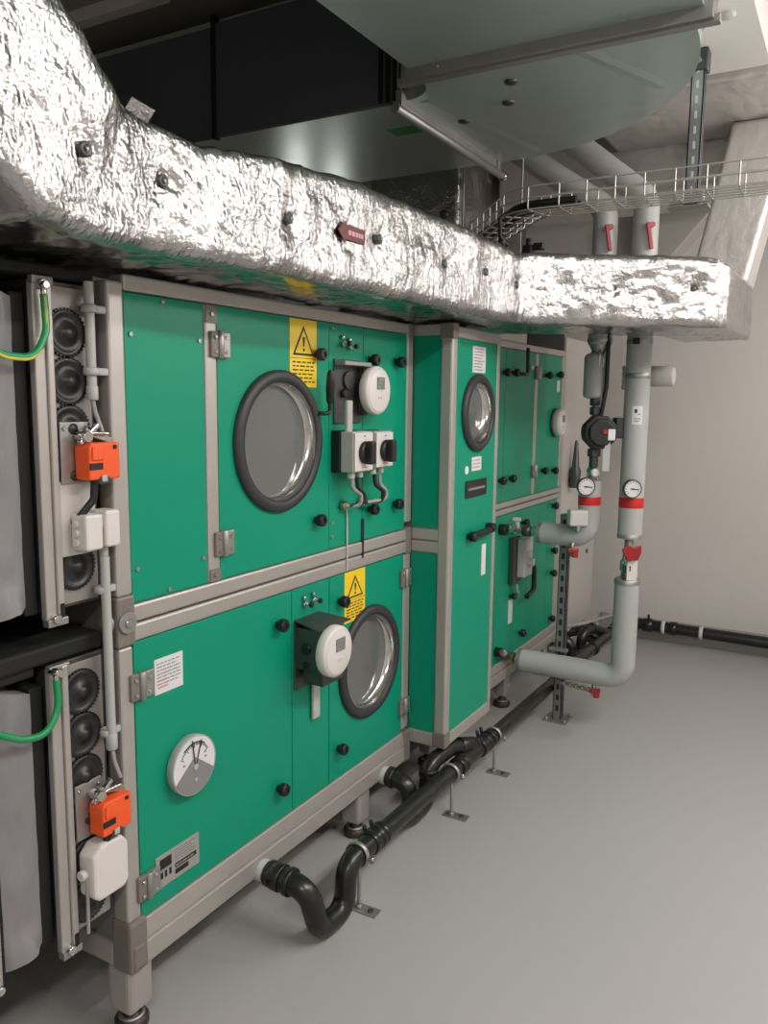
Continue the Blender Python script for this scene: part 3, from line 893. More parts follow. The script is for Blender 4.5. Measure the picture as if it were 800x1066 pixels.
# ------------------------------------------------------------------ silver foil duct
def rounded_section(FB, FT, BT, BB, r=.035, ns=4, nf=26):
    """closed loop of points for one cross-section, with rounded corners"""
    C = [Vector(FB), Vector(FT), Vector(BT), Vector(BB)]
    out = []
    for i in range(4):
        p, q, s_ = C[i - 1], C[i], C[(i + 1) % 4]
        d1 = (p - q).normalized(); d2 = (s_ - q).normalized()
        a, b = q + d1 * r, q + d2 * r
        for k in range(ns + 1):
            t = k / ns
            out.append((a * (1 - t) + q * t) * (1 - t) + (q * (1 - t) + b * t) * t)
        nx_a, nx_b = b, s_ - d2 * r
        for k in range(1, nf):
            out.append(nx_a.lerp(nx_b, k / nf))
    return out
PINS = []
def loft(sections, subs, m, amp=.006, seed=0, pins=(), under=None):
    mb = MB()
    loops = []
    for i in range(len(sections) - 1):
        A, B = sections[i], sections[i + 1]
        nsub = subs[i] * 2
        for k in range(nsub):
            t = k / nsub
            loops.append([a.lerp(b, t) for a, b in zip(A, B)])
    loops.append(sections[-1])
    n = len(loops[0])
    cents = [sum(l, Vector()) / n for l in loops]
    vs = []
    for l, c in zip(loops, cents):
        for p in l:
            d = (p - c); d.z *= 1.6; d.normalize()
            q = p * 1.0
            f = noise.noise(q * 7 + Vector((seed, 0, 0))) * amp + abs(noise.noise(q * 17 + Vector((0, seed, 3)))) * amp * 1.1 + abs(noise.noise(q * 37 + Vector((5, seed, 3)))) * amp * .7 - amp * .6
            for pin in pins:
                dd = (p - Vector(pin)).length
                if dd < .1: f -= .010 * math.exp(-(dd / .035) ** 2)
            vs.append(p + d * f)
    fs = []
    for i in range(len(loops) - 1):
        for k in range(n):
            k2 = (k + 1) % n
            fs.append([i * n + k, i * n + k2, (i + 1) * n + k2, (i + 1) * n + k])
    fs.append(list(range(n))[::-1])
    fs.append([(len(loops) - 1) * n + k for k in range(n)])
    mb.add(vs, fs, m, True)
    if under is not None:
        k = mb.mi(under)
        for f in mb.bm.faces:
            f.normal_update()
        ci = len(loops[0])
        for j, f in enumerate(mb.bm.faces):
            if j < (len(loops) - 1) * ci and (j % ci) >= ci - 28:
                f.material_index = k
    return mb
ZB, ZT = 1.826, 2.092
def sec(F, back, zb=ZB, zt=ZT, r=.035):
    return rounded_section((F[0], F[1], zb), (F[0], F[1], zt), (back[0], back[1], zt), (back[0], back[1], zb), r)
fd_ = thing('insulated_duct', 'crinkled silver foil duct lying along the top of the green unit, bending right', 'duct', (.05, .8, ZB))
S = []
S.append(rounded_section((.25, -.93, 2.29), (.25, -.60, 2.525), (-.25, -.60, 2.525), (-.25, -.93, 2.29)))
S.append(rounded_section((.25, -.345, 1.838), (.25, -.172, 2.085), (-.25, -.172, 2.085), (-.25, -.345, 1.838)))
S.append(rounded_section((.235, -.25, ZB - .001), (.225, -.130, 2.075), (-.23, -.130, 2.075), (-.23, -.25, ZB - .001)))
S.append(sec((.222, -.08), (-.22, -.06), ZB, 2.07))
S.append(sec((.240, .06), (-.20, .06), ZB, 2.060))
S.append(sec((.268, .26), (-.18, .26), ZB, 2.082))
S.append(sec((.277, .62), (-.17, .62), ZB, 2.105))
S.append(sec((.292, 1.0), (-.16, 1.0), ZB, 2.100))
S.append(sec((.312, 1.40), (-.14, 1.40), ZB, 2.094))
S.append(sec((.335, 1.585), (-.12, 1.72), ZB, 2.076))
S.append(sec((.375, 1.655), (-.06, 1.95), ZB, 2.088))
S.append(sec((.50, 1.745), (.26, 2.15), ZB, 2.086))
S.append(sec((.645, 1.845), (.50, 2.30), ZB, 2.086))
S.append(sec((.80, 1.935), (.66, 2.40), ZB, 2.084))
S.append(sec((.900, 1.995), (.675, 2.60), ZB, 2.080, .03))
S.append(sec((.925, 2.030), (.68, 2.86), ZB + .002, 2.075, .02))
S.append(sec((.955, 2.12), (.69, 2.89), ZB + .006, 2.065, .02))
S.append(sec((.955, 2.88), (.70, 2.91), ZB + .01, 2.07, .015))
front_pins = [(.25, -.25, 1.967), (.225, -.045, 1.964), (.270, .30, 1.955), (.285, .68, 1.972), (.294, 1.06, 1.962), (.308, 1.345, 1.975), (.330, 1.575, 1.960), (.455, 1.722, 1.966), (.603, 1.822, 1.964), (.86, 1.975, 1.968)]
build('foil_sleeve', loft(S, [22, 6, 6, 6, 8, 14, 14, 14, 8, 6, 8, 8, 10, 6, 3, 4, 14], M['foil'], .007, 2, front_pins, M['foil_smooth']), fd_)
R_ = [rounded_section((.955, 2.62, 2.06), (.955, 2.90, 2.06), (.72, 2.90, 2.06), (.72, 2.62, 2.06), .02), rounded_section((1.09, 2.66, 2.73), (1.09, 2.89, 2.73), (.85, 2.89, 2.73), (.85, 2.66, 2.73), .02)]
build('foil_riser', loft(R_, [20], M['foil_pale'], .0015, 5), fd_)
def pin(p, nrm):
    p = Vector(p); nrm = Vector(nrm).normalized()
    w = MB()
    w.lathe([(.013, -.012), (.013, .002), (.009, .004), (.007, .002), (.0005, .002)], p, nrm, M['dark_metal'], 18)
    w.cyl(p, p + nrm * .006, .003, M['galv_dull'], 8)
    build('fixing_washer', w, fd_, 'round dark fixing washer')
for p in front_pins:
    if p[1] < 1.6: pin(Vector(p) + Vector((-.006, 0, 0)), (1, 0, 0))
    else: pin(Vector(p) + Vector((-.004, .006, 0)), (.5, -.87, 0))
a = MB()
ay, az, ax_ = .478, 1.962, .277
a.prism([(ax_, ay + .0, az), (ax_, ay + .035, az - .028), (ax_, ay + .035, az - .018), (ax_, ay + .125, az - .018), (ax_, ay + .125, az + .018), (ax_, ay + .035, az + .018), (ax_, ay + .035, az + .028)], (.003, 0, 0), M['maroon'])
text_lines(a, ax_ + .003, ay + .045, ay + .118, az - .008, az + .008, 1, M['pink_ink'], 21, .7)
build('arrow_sticker', a, fd_, 'dark red flow arrow sticker')
a = MB()
a.obox((.17, -.06, 2.088), (Vector((.15, .9, -.2)), Vector((.5, .2, .8)), X), (.026, .022, .002), M['foil'])
build('foil_flap', a, fd_, 'loose foil flap')

# ------------------------------------------------------------------ galvanised elbow duct overhead
ZE0, ZE1 = 2.555, 2.985
el = thing('galvanised_duct', 'large galvanised rectangular duct elbow hanging overhead with curved outer edge', 'duct', (.3, 1.4, ZE0))
cx_, cy_ = .0, 1.20
RO, RI = .953, .125
def arc_pts(R, a0, a1, n, z): return [(cx_ + R * math.cos(a0 + (a1 - a0) * k / n), cy_ + R * math.sin(a0 + (a1 - a0) * k / n), z) for k in range(n + 1)]
outl = [(.99, 1.12, ZE0)] + arc_pts(RO, 0, PI / 2, 40, ZE0) + [(-.02, 2.155, ZE0), (-.02, 1.325, ZE0)] + arc_pts(RI, PI / 2, 0, 12, ZE0) + [(.135, 1.12, ZE0)]
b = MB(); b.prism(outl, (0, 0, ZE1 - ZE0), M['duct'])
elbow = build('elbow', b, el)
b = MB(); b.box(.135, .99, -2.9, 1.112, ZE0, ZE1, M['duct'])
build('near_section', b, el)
b = MB()
b.box(.11, 1.015, 1.085, 1.108, ZE0 - .032, ZE1 + .03, M['galv_dull'], .003)
b.box(.11, 1.015, 1.118, 1.141, ZE0 - .032, ZE1 + .03, M['galv_dull'], .003)
b.box(.09, 1.03, 1.100, 1.126, ZE0 - .040, ZE0 - .018, M['galv_dull'], .003)
build('flange', b, el, 'double flange joint across the duct')
b = MB()
b.box(-.045, -.022, 1.31, 2.17, ZE0 - .028, ZE1 + .03, M['galv_dull'], .003)
b.box(-.016, .006, 1.31, 2.17, ZE0 - .028, ZE1 + .03, M['galv_dull'], .003)
build('flange', b, el, 'flange joint beside the dark duct')
b = MB(); b.cyl((.002, 1.25, ZE0 - .045), (.002, 2.20, ZE0 - .045), .016, M['galv_dull'], 16)
b.cyl((.002, 2.19, ZE0 - .045), (.002, 2.22, ZE0 - .045), .020, M['chrome'], 16)
b.box(-.01, .014, 1.27, 1.30, ZE0 - .045, ZE0 + .02, M['galv_dull'], .002)
b.box(-.01, .014, 2.12, 2.15, ZE0 - .045, ZE0 + .0, M['galv_dull'], .002)
build('support_tube', b, el, 'bright round support tube under the flange')
for (p0, p1) in (((.06, 1.36), (.20, 2.08)), ((.62, 1.16), (.80, 1.62))):
    p0, p1 = Vector((p0[0], p0[1], ZE0)), Vector((p1[0], p1[1], ZE0))
    d_c = (p1 - p0).normalized(); q_c = Vector((-d_c.y, d_c.x, 0))
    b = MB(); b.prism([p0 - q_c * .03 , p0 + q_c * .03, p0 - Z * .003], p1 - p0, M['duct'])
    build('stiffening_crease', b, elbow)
for (px, py) in ((.375, 1.33), (.30, 1.50), (.09, 1.60)):
    b = MB(); b.lathe([(.022, 0), (.022, .004), (.016, .008), (.0005, .008)], (px, py, ZE0), -Z, M['dark_metal'], 18)
    build('plug', b, elbow, 'dark round test-hole plug')
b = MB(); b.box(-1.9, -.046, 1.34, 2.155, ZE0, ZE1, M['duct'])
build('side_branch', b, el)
b = MB(); b.box(-.21, -.09, 1.56, 1.64, ZE0 - .0015, ZE0, M['green_label'])
build('label', b, el, 'green label on the underside')
lg = MB()  # galvanised front face, its dark reflection put in as dark panels
lg.box(-.83, -.03, 1.315, 1.338, ZE0 - .002, ZE1 - .02, M['duct_dark_reflection'], .004)
lg.box(-1.9, -.845, 1.318, 1.338, ZE0 - .002, ZE1 - .03, M['duct_dark_reflection'], .004)
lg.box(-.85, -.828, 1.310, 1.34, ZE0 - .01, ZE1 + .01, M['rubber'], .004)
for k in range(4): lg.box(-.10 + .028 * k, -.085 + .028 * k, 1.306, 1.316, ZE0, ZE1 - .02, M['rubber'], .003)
build('dark_reflection_face', lg, el, 'front face panel with a dark reflection painted in')
b = MB(); b.box(-1.75, -1.0, 1.20, 1.26, 3.05, 3.10, M['soffit'], .004)
single('ceiling_trunking', b, 'pale cable trunking on the dark ceiling at upper left', 'trunking')

# soffit and foil duct near the far wall
b = MB(); b.prism([(1.0, -.5, 2.708), (1.057, -.5, 2.708), (1.057, 2.0, 2.708), (.68, 2.0, 2.708), (.84, 1.76, 2.708), (.975, 1.42, 2.708), (1.0, 1.2, 2.708)], (0, 0, .392), M['soffit'])
so = struct('trim_1', b)
b = MB(); b.lathe([(.026, 0), (.026, .006), (.018, .012), (.0005, .012)], (.977, 1.535, 2.708), -Z, M['offwhite'], 22)
single('soffit_cover', b, 'round pale cover disc under the white soffit by the curved duct edge', 'cover')
b = MB()
ff = thing('insulated_duct', 'wide stepped silver foil duct crossing under the ceiling near the end wall', 'duct', (1.0, 3.3, 2.76))
def cross_duct(x0, x1, y0, y1, z0, z1): return [rounded_section((x, y0, z0), (x, y0, z1), (x, y1, z1), (x, y1, z0), .02) for x in (x0, x1)]
build('foil_sleeve', loft(cross_duct(.31, 1.75, 2.19, 2.90, 2.738, 3.10), [50], M['foil_pale'], .006, 12), ff)
build('lower_sleeve', loft(cross_duct(-.3, 1.75, 2.905, 3.45, 2.55, 3.10), [60], M['foil_pale'], .003, 15), ff)
fr = thing('insulated_duct', 'upright silver foil insulated riser duct seen under the galvanised elbow', 'duct', (-.6, 3.0, 1.83))
RS = [rounded_section((-.34, 2.5, 1.95), (-.34, 3.45, 1.95), (-.85, 3.45, 1.95), (-.85, 2.5, 1.95), .03), rounded_section((-.34, 2.5, 3.09), (-.34, 3.45, 3.09), (-.85, 3.45, 3.09), (-.85, 2.5, 3.09), .03)]
build('foil_sleeve', loft(RS, [30], M['foil'], .007, 22), fr)
b = MB(); b.lathe([(.02, 0), (.02, .004), (.008, .006)], (-.42, 2.495, 2.45), -Y, M['dark_metal'], 16); build('fixing_washer', b, fr)
b = MB(); b.prism([(.20, 4.0, 2.34), (.35, 4.0, 2.40), (.62, 4.0, 2.715), (.37, 4.0, 2.80), (.16, 4.0, 2.57)], (0, .2, 0), M['plate'], .005)
single('offset_duct', b, 'slanted plain metal offset duct on the end wall behind the pipes', 'duct')

# ------------------------------------------------------------------ wire cable tray, strut and rods
def tray_path():
    P = [Vector((2.4, 1.63, 2.212)), Vector((.40, 1.63, 2.212))]
    c = Vector((.40, 1.77, 2.212)); R = .14
    n = 6
    for k in range(1, n + 1):
        t = -PI / 2 - (PI * .315) * k / n
        P.append(c + Vector((R * math.cos(t), R * math.sin(t), 0)))
    d = (P[-1] - P[-2]).normalized()
    P.append(P[-1] + d * .70)
    return P
TP = tray_path()
def offset_path(P, off, dz):
    out = []
    for i, p in enumerate(P):
        if i == 0: t = P[1] - P[0]
        elif i == len(P) - 1: t = P[-1] - P[-2]
        else: t = P[i + 1] - P[i - 1]
        t.normalize()
        nrm = Vector((-t.y, t.x, 0))
        out.append(p + nrm * off + Vector((0, 0, dz)))
    return out
tr = thing('cable_tray', 'galvanised wire mesh cable tray crossing above the silver duct', 'cable tray', (.6, 1.66, 2.205))
W = .070
for off, dz in ((-W, 0), (-W / 2, 0), (0, 0), (W / 2, 0), (W, 0), (-W, .038), (W, .038), (-W, .076), (W, .076)):
    build('long_wire', MB().tube(offset_path(TP, off, dz), .0028, M['tray'], .0, 8), tr)
# cross wires at equal arc length
L = 0.0; seg = []
for i in range(len(TP) - 1): seg.append((TP[i + 1] - TP[i]).length)
tot = sum(seg)
sstep = .095
d_ = .03
while d_ < tot:
    q = d_; i = 0
    while q > seg[i]: q -= seg[i]; i += 1
    t = (TP[i + 1] - TP[i]).normalized(); nrm = Vector((-t.y, t.x, 0)); p = TP[i] + t * q
    build('cross_wire', MB().tube([p - nrm * W + Z * .078, p - nrm * W, p + nrm * W, p + nrm * W + Z * .078], .0028, M['tray'], .012, 8), tr)
    d_ += sstep
for k, (off, dz, lab) in enumerate(((.03, .018, 'black cable bundle lying on the inner side of the cable tray bend'), (-.02, .02, 'black cable lying along the outer side of the cable tray bend'))):
    pth = offset_path(TP, off, dz)
    st_ = [Vector((.52, pth[1].y, pth[1].z))] + pth[1:]
    b = MB(); b.tube(st_, .011, M['black'], 0, 10)
    if k == 0: b.tube([p + Vector((.004, -.018, .008)) for p in st_], .008, M['black'], 0, 10)
    single('cable', b, lab, 'cable', 'black cables in the tray')
b = MB(); b.tube([(.27, 1.64, 2.235), (.24, 1.60, 2.20), (.235, 1.62, 2.14), (.25, 1.66, 2.115)], .007, M['black'], .02, 10)
b.cyl((.235, 1.64, 2.108), (.235, 1.64, 2.15), .014, M['black'], 12)
single('cable', b, 'short black cable dropping from the tray onto the silver duct', 'cable')
b = MB(); b.box(.27, .31, 1.75, 1.79, 2.09, 2.13, M['black'], .006); b.box(.31, .35, 1.755, 1.785, 2.11, 2.135, M['black'], .004); b.cyl((.29, 1.77, 2.12), (.29, 1.77, 2.155), .012, M['black'], 12)
single('air_vent', b, 'small black air vent fitting on top of the silver duct by the pipes', 'fitting')

def strut(o_, z0, z1, wx, wy, m):
    """slotted C channel as one mesh, open towards +x"""
    b = MB()
    x, y = o_
    b.box(x - wx, x - wx + .004, y - wy, y + wy, z0, z1, m)
    b.box(x - wx, x + wx, y + wy - .004, y + wy, z0, z1, m)
    b.box(x - wx, x + wx, y - wy, y - wy + .004, z0, z1, m)
    b.box(x + wx - .004, x + wx, y - wy, y - wy + .010, z0, z1, m)
    b.box(x + wx - .004, x + wx, y + wy - .010, y + wy, z0, z1, m)
    return b
t = thing('strut_channel', 'slotted galvanised strut channel hanging from the soffit to the cable tray', 'strut', (.865, 1.775, 2.20))
ch = strut((.865, 1.775), 2.215, 2.70, .021, .021, M['strut'])
n_ = 9
b = ch
for k in range(n_):
    zz = 2.25 + k * .048
    b.box(.861, .869, 1.7530, 1.7543, zz, zz + .024, M['offwhite'], 0)
build('channel', b, t)
build('head_plate', MB().box(.835, .895, 1.745, 1.805, 2.640, 2.708, M['dark_metal'], .004).cyl((.865, 1.742, 2.67), (.865, 1.748, 2.67), .012, M['galv_dull'], 6), t)
b = MB(); b.cyl((.80, 1.745, 2.222), (.93, 1.745, 2.222), .006, M['chrome'], 8); b.cyl((.82, 1.73, 2.222), (.82, 1.73, 2.25), .010, M['galv_dull'], 6); b.cyl((.905, 1.73, 2.215), (.905, 1.73, 2.25), .010, M['galv_dull'], 6); b.box(.80, .93, 1.70, 1.76, 2.197, 2.203, M['galv_dull'], .001)
build('tray_clamp', b, t)
for (x, y, zb_, lab) in ((.085, 2.22, 2.03, 'thin threaded hanger rod beside the galvanised elbow, the right-hand one'), (-.19, 2.22, 2.10, 'thin threaded hanger rod in front of the foil riser duct, the left-hand one')):
    b = MB(); b.cyl((x, y, zb_), (x, y, 3.1), .0045, M['galv_dull'], 8)
    b.cyl((x, y, zb_ + .01), (x, y, zb_ + .022), .010, M['galv_dull'], 6)
    single('threaded_rod', b, lab, 'rod', 'threaded hanger rods')

# ------------------------------------------------------------------ heating pipes
PR = (.567, 2.43)
rp = thing('insulated_pipe', 'right-hand grey jacketed pipe turning left to the unit near the floor', 'pipe', (PR[0], PR[1], .27))
b = MB(); b.tube([(-1.9, 2.43, 2.92), (-.06, 2.43, 2.92), (.567, 2.43, 2.405), (.567, 2.43, .965)], .0535, M['pipe'], .09, 28, 10)
build('upper_run', b, rp)
b = MB(); b.tube([(.567, 2.43, .755), (.567, 2.43, .300), (.075, 2.43, .300)], .055, M['pipe'], .07, 28, 10)
build('lower_run', b, rp)
def collar(z, r=.054): return MB().lathe([(r, 0), (r, .018), (r - .004, .022)], (PR[0], PR[1], z), Z, M['galv_dull'], 28)
build('end_collar', collar(.95), rp, 'metal end collar'); build('end_collar', collar(.742, .057), rp, 'metal end collar')
build('end_collar', MB().lathe([(.056, 0), (.056, .02)], (.068, 2.43, .300), X, M['galv_dull'], 28), rp, 'metal end collar')
build('bare_pipe', MB().cyl((PR[0], PR[1], .74), (PR[0], PR[1], .97), .020, M['galv_dull'], 18), rp)
build('red_band', MB().lathe([(.0542, 0), (.0546, .001), (.0546, .045), (.0542, .046)], (PR[0], PR[1], 1.088), Z, M['red'], 28), rp, 'red marking band')
lb = MB(); ang = math.atan2(-1, .35)
n8 = 8
def curved_patch(mb, cx, cy, r, a0, a1, z0, z1, m, n=8):
    vs, fs = [], []
    for k in range(n + 1):
        a = a0 + (a1 - a0) * k / n
        vs += [(cx + r * math.cos(a), cy + r * math.sin(a), z0), (cx + r * math.cos(a), cy + r * math.sin(a), z1)]
    for k in range(n): fs.append([2 * k, 2 * k + 2, 2 * k + 3, 2 * k + 1])
    mb.add(vs, fs, m)
curved_patch(lb, PR[0], PR[1], .0541, ang - .42, ang + .42, 1.455, 1.535, M['paper'])
for zz, h_, a0, a1 in ((1.505, .016, -.22, -.02), (1.497, .005, .05, .25), (1.478, .004, -.25, .25), (1.468, .004, -.25, .15)):
    curved_patch(lb, PR[0], PR[1], .0545, ang + a0, ang + a1, zz, zz + h_, M['grey_ink'] if h_ < .01 else M['ink'], 4)
build('label', lb, rp, 'white printed label')
build('clamp', MB().lathe([(.0555, 0), (.0555, .02)], (PR[0], PR[1], 1.80), Z, M['galv_dull'], 28).box(.552, .58, 2.365, 2.38, 1.797, 1.823, M['ink'], .003), rp, 'pipe clamp with dark bolt')

LP = (.403, 2.40)
lp = thing('insulated_pipe', 'left-hand grey jacketed pipe with the pump, turning left at mid height', 'pipe', (LP[0], LP[1], .93))
b = MB(); b.tube([(-1.9, 2.40, 2.80), (-.205, 2.40, 2.80), (.403, 2.40, 2.375), (.403, 2.40, 1.80)], .0525, M['pipe'], .09, 28, 10)
build('upper_run', b, lp)
b = MB(); b.tube([(.388, 2.40, 1.20), (.388, 2.40, .940), (.165, 2.40, .940)], .050, M['pipe'], .07, 28, 10)
build('lower_run', b, lp)
build('end_collar', MB().lathe([(.030, 0), (.056, .05), (.056, .06)], (.403, 2.40, 1.765), Z, M['galv_dull'], 28), lp, 'metal end cone')
build('end_collar', MB().lathe([(.051, 0), (.051, .02)], (.155, 2.40, .940), X, M['galv_dull'], 28), lp, 'metal end collar')
build('bare_pipe', MB().cyl((.398, 2.40, 1.18), (.400, 2.40, 1.80), .015, M['galv_dull'], 18), lp)
build('red_band', MB().lathe([(.0508, 0), (.0511, .001), (.0511, .038), (.0508, .039)], (.388, 2.40, 1.09), Z, M['red'], 28), lp, 'red marking band')
# filter body above the pump
t = thing('air_separator', 'grey cylindrical air separator on the left pipe above the black pump', 'pipe fitting', (.388, 2.40, 1.56))
build('body', MB().lathe([(.030, 0), (.048, .008), (.050, .02), (.050, .175), (.046, .19), (.028, .20)], (.388, 2.40, 1.565), Z, M['grey_plastic'], 24), t)
build('union', MB().lathe([(.018, 0), (.026, .003), (.026, .03), (.018, .034)], (.392, 2.40, 1.765), Z, M['dark_metal'], 8, False), t, 'dark threaded union')
build('bleed_screw', MB().cyl((.43, 2.375, 1.70), (.43, 2.375, 1.775), .005, M['chrome'], 8).cyl((.415, 2.36, 1.71), (.415, 2.36, 1.775), .005, M['chrome'], 8), t)
# pump
pv = Vector((.55, -.84, 0)).normalized(); pu = Vector((.84, .55, 0)).normalized()
t = thing('circulation_pump', 'black circulation pump with red and white face on the left pipe', 'pump', (.398, 2.40, 1.33))
c0 = Vector((.398, 2.40, 1.418))
b = MB(); b.lathe([(.050, 0), (.058, .01), (.058, .05), (.045, .06)], c0 - pv * .03, pv, M['dark_metal'], 24)
build('volute', b, t)
b = MB()
n6 = [(math.cos(PI / 8 + k * PI / 4), math.sin(PI / 8 + k * PI / 4)) for k in range(8)]
b.prism([c0 + pv * .03 + pu * (.078 * a_) + Z * (.078 * b_) for a_, b_ in n6], pv * .06, M['black'], .008)
b.prism([c0 + pv * .09 + pu * (.060 * a_) + Z * (.060 * b_) for a_, b_ in n6], pv * .018, M['black'], .006)
build('motor_head', b, t, 'black octagonal motor head')
b = MB()
b.lathe([(.011, 0), (.011, .005)], c0 + pv * .108 + pu * .010 + Z * .005, pv, M['dark_red'], 18)
build('dial', b, t, 'red setting dial')
b = MB(); b.obox(c0 + pv * .109 + pu * .040 - Z * .008, (pu, Z, pv), (.016, .024, .002), M['paper'], .001)
build('label', b, t, 'white label on the pump face')
b = MB(); b.obox(c0 + pv * .045 + pu * .088 + Z * .02, (pu, Z, pv), (.018, .045, .03), M['charcoal'], .006)
build('terminal_box', b, t)
b = MB(); b.lathe([(.016, 0), (.028, .004), (.028, .035), (.018, .04)], (.398, 2.40, 1.49), Z, M['dark_metal'], 8, False)
b.lathe([(.016, 0), (.024, .004), (.024, .03), (.018, .045)], (.394, 2.40, 1.532), Z, M['dark_metal'], 12)
build('union', b, t, 'dark pipe union')
b = MB(); b.lathe([(.018, 0), (.030, .004), (.030, .035), (.018, .04)], (.398, 2.40, 1.305), Z, M['dark_metal'], 8, False)
b.lathe([(.020, 0), (.020, .05)], (.398, 2.40, 1.26), Z, M['dark_metal'], 12)
build('union', b, t, 'dark pipe union')
single('pump_cable', MB().tube([(.436, 2.38, 1.86), (.448, 2.37, 1.80), (.448, 2.37, 1.62), (.432, 2.365, 1.49)], .0095, M['black'], .06, 10), 'black cable hanging down to the pump', 'cable')
single('paper_tag', MB().box(.455, .485, 2.335, 2.338, 1.25, 1.41, M['paper'], .0005).tube([(.47, 2.337, 1.41), (.472, 2.35, 1.46)], .0015, M['paper'], .01, 6), 'white paper tag hanging beside the pump', 'tag')
# valve below the pump
t = thing('ball_valve', 'small chrome ball valve on the left pipe just below the pump', 'valve', (.398, 2.40, 1.20))
build('body', MB().lathe([(.018, 0), (.026, .006), (.026, .03), (.030, .036), (.026, .05), (.018, .056)], (.398, 2.40, 1.205), Z, M['chrome'], 14), t)
build('handle', MB().lathe([(.012, 0), (.020, .004), (.020, .02), (.012, .024)], Vector((.41, 2.37, 1.238)), pv, M['white'], 14), t, 'white handle')

def thermometer(c, label, r=.039):
    t = thing('pipe_thermometer', label, 'thermometer', c, 'round pipe thermometers')
    c = Vector(c)
    build('stem', MB().cyl(c - pv * .07, c - pv * .0, .012, M['brass'], 12), t)
    b = MB(); b.lathe([(r * .9, 0), (r, .004), (r, .020), (r * .96, .024), (r * .88, .024), (r * .87, .020), (.0005, .020)], c, pv, M['dark_metal'], 32)
    build('case', b, t)
    b = MB(); b.lathe([(r * .87, 0), (r * .87, .002)], c + pv * .0195, pv, M['paper'], 32, False)
    for k in range(13):
        a_ = PI * (1.25 - 1.5 * k / 12)
        d = pu * math.cos(a_) + Z * math.sin(a_); q = -pu * math.sin(a_) + Z * math.cos(a_)
        b.obox(c + pv * .022 + d * r * .72, (d, q, pv), (r * .09, .0010, .0006), M['ink'])
    build('dial', b, t, 'white dial face')
    b = MB(); b.obox(c + pv * .0235 + pu * r * .16 - Z * .001, (Vector(pu) - Z * .1, Z, pv), (r * .46, .0022, .0006), M['ink'])
    b.lathe([(.004, 0), (.004, .002)], c + pv * .0225, pv, M['ink'], 10, False)
    build('pointer', b, t)
thermometer((.382, 2.34, 1.178), 'round thermometer dial on the left pipe below the pump', .041)
thermometer((.578, 2.366, 1.178), 'round thermometer dial on the right pipe above its red band', .041)

# red handled valve on right pipe
t = thing('ball_valve', 'red handled ball valve in the gap of the right pipe', 'valve', (PR[0], PR[1], .76))
build('body', MB().lathe([(.022, 0), (.030, .006), (.030, .03), (.036, .04), (.036, .075), (.028, .085), (.022, .12)], (PR[0], PR[1], .765), Z, M['chrome'], 16), t)
b = MB(); b.cyl(Vector((PR[0], PR[1], .89)) + pv * .02, Vector((PR[0], PR[1], .89)) + pv * .05, .012, M['chrome'], 12)
c1 = Vector((PR[0], PR[1], .893)) + pv * .05
b.prism([c1 + pu * a_ + Z * b_ for a_, b_ in ((-.052, .012), (-.028, -.038), (.022, -.034), (.036, .0), (.034, .034), (.0, .022), (-.024, .036))], pv * .014, M['dark_red'], .004)
build('handle', b, t, 'red butterfly handle')
b = MB(); c1 = Vector((PR[0], PR[1], .805)) + pv * .036
b.obox(c1 + pu * .006, (pu, Z, pv), (.024, .044, .003), M['white'], .002)
b.obox(c1 + pu * -.004 + Z * .012 + pv * .003, (pu, Z, pv), (.003, .012, .0006), M['ink'])
b.obox(c1 + pu * -.03, (pu, Z, pv), (.004, .026, .004), M['ink'])
build('tag', b, t, 'white plate on the valve body')

# valve actuator box on elbow of the left pipe
t = thing('valve_actuator', 'small pale box actuator sitting on the bend of the left pipe', 'actuator', (.33, 2.34, 1.0))
b = MB(); b.obox((.355, 2.335, 1.035), (pu, Z, pv), (.042, .036, .028), M['offwhite'], .008)
build('housing', b, t)
b = MB(); b.obox(Vector((.345, 2.335, 1.037)) + pv * .029, (pu, Z, pv), (.026, .026, .001), M['grey_plastic'])
build('cover_plate', b, t)
build('neck', MB().cyl((.355, 2.35, .97), (.355, 2.345, 1.01), .016, M['chrome'], 14), t)
# valves at the unit for both pipes
t = thing('ball_valve', 'chrome and dark valve joining the left pipe to the far green section', 'valve', (.08, 2.40, .92))
b = MB(); b.cyl((.0, 2.40, .945), (.16, 2.40, .942), .016, M['galv_dull'], 16)
b.lathe([(.016, 0), (.026, .003), (.026, .03), (.018, .034)], (.012, 2.40, .945), X, M['chrome'], 8, False)
b.lathe([(.018, 0), (.028, .006), (.030, .02), (.028, .04), (.018, .046)], (.075, 2.40, .944), X, M['dark_metal'], 14)
b.lathe([(.018, 0), (.026, .003), (.026, .026), (.018, .03)], (.125, 2.40, .942), X, M['chrome'], 8, False)
build('body', b, t)
b = MB(); b.cyl((.055, 2.39, .955), (.055, 2.37, 1.00), .010, M['white'], 12); b.obox((.055, 2.372, .998), (X, Y, Z), (.018, .012, .008), M['white'], .003)
build('stem', b, t)
build('cap', MB().cyl((.0, 2.30, .955), (.035, 2.30, .955), .026, M['black'], 14), t, 'black cap')
t = thing('ball_valve', 'chrome valve joining the right pipe to the far green section near the floor', 'valve', (.05, 2.43, .28))
b = MB(); b.cyl((.0, 2.43, .302), (.075, 2.43, .300), .018, M['galv_dull'], 16)
b.lathe([(.018, 0), (.030, .004), (.030, .03), (.018, .034)], (.015, 2.43, .302), X, M['brass'], 8, False)
build('body', b, t)
b = MB(); b.cyl((.03, 2.42, .31), (.03, 2.34, .345), .012, M['chrome'], 12); b.cyl((.03, 2.345, .343), (.03, 2.30, .362), .018, M['chrome'], 12)
build('drain_stub', b, t)
build('cap', MB().cyl((.0, 2.29, .365), (.035, 2.29, .365), .024, M['black'], 14), t, 'black cap')
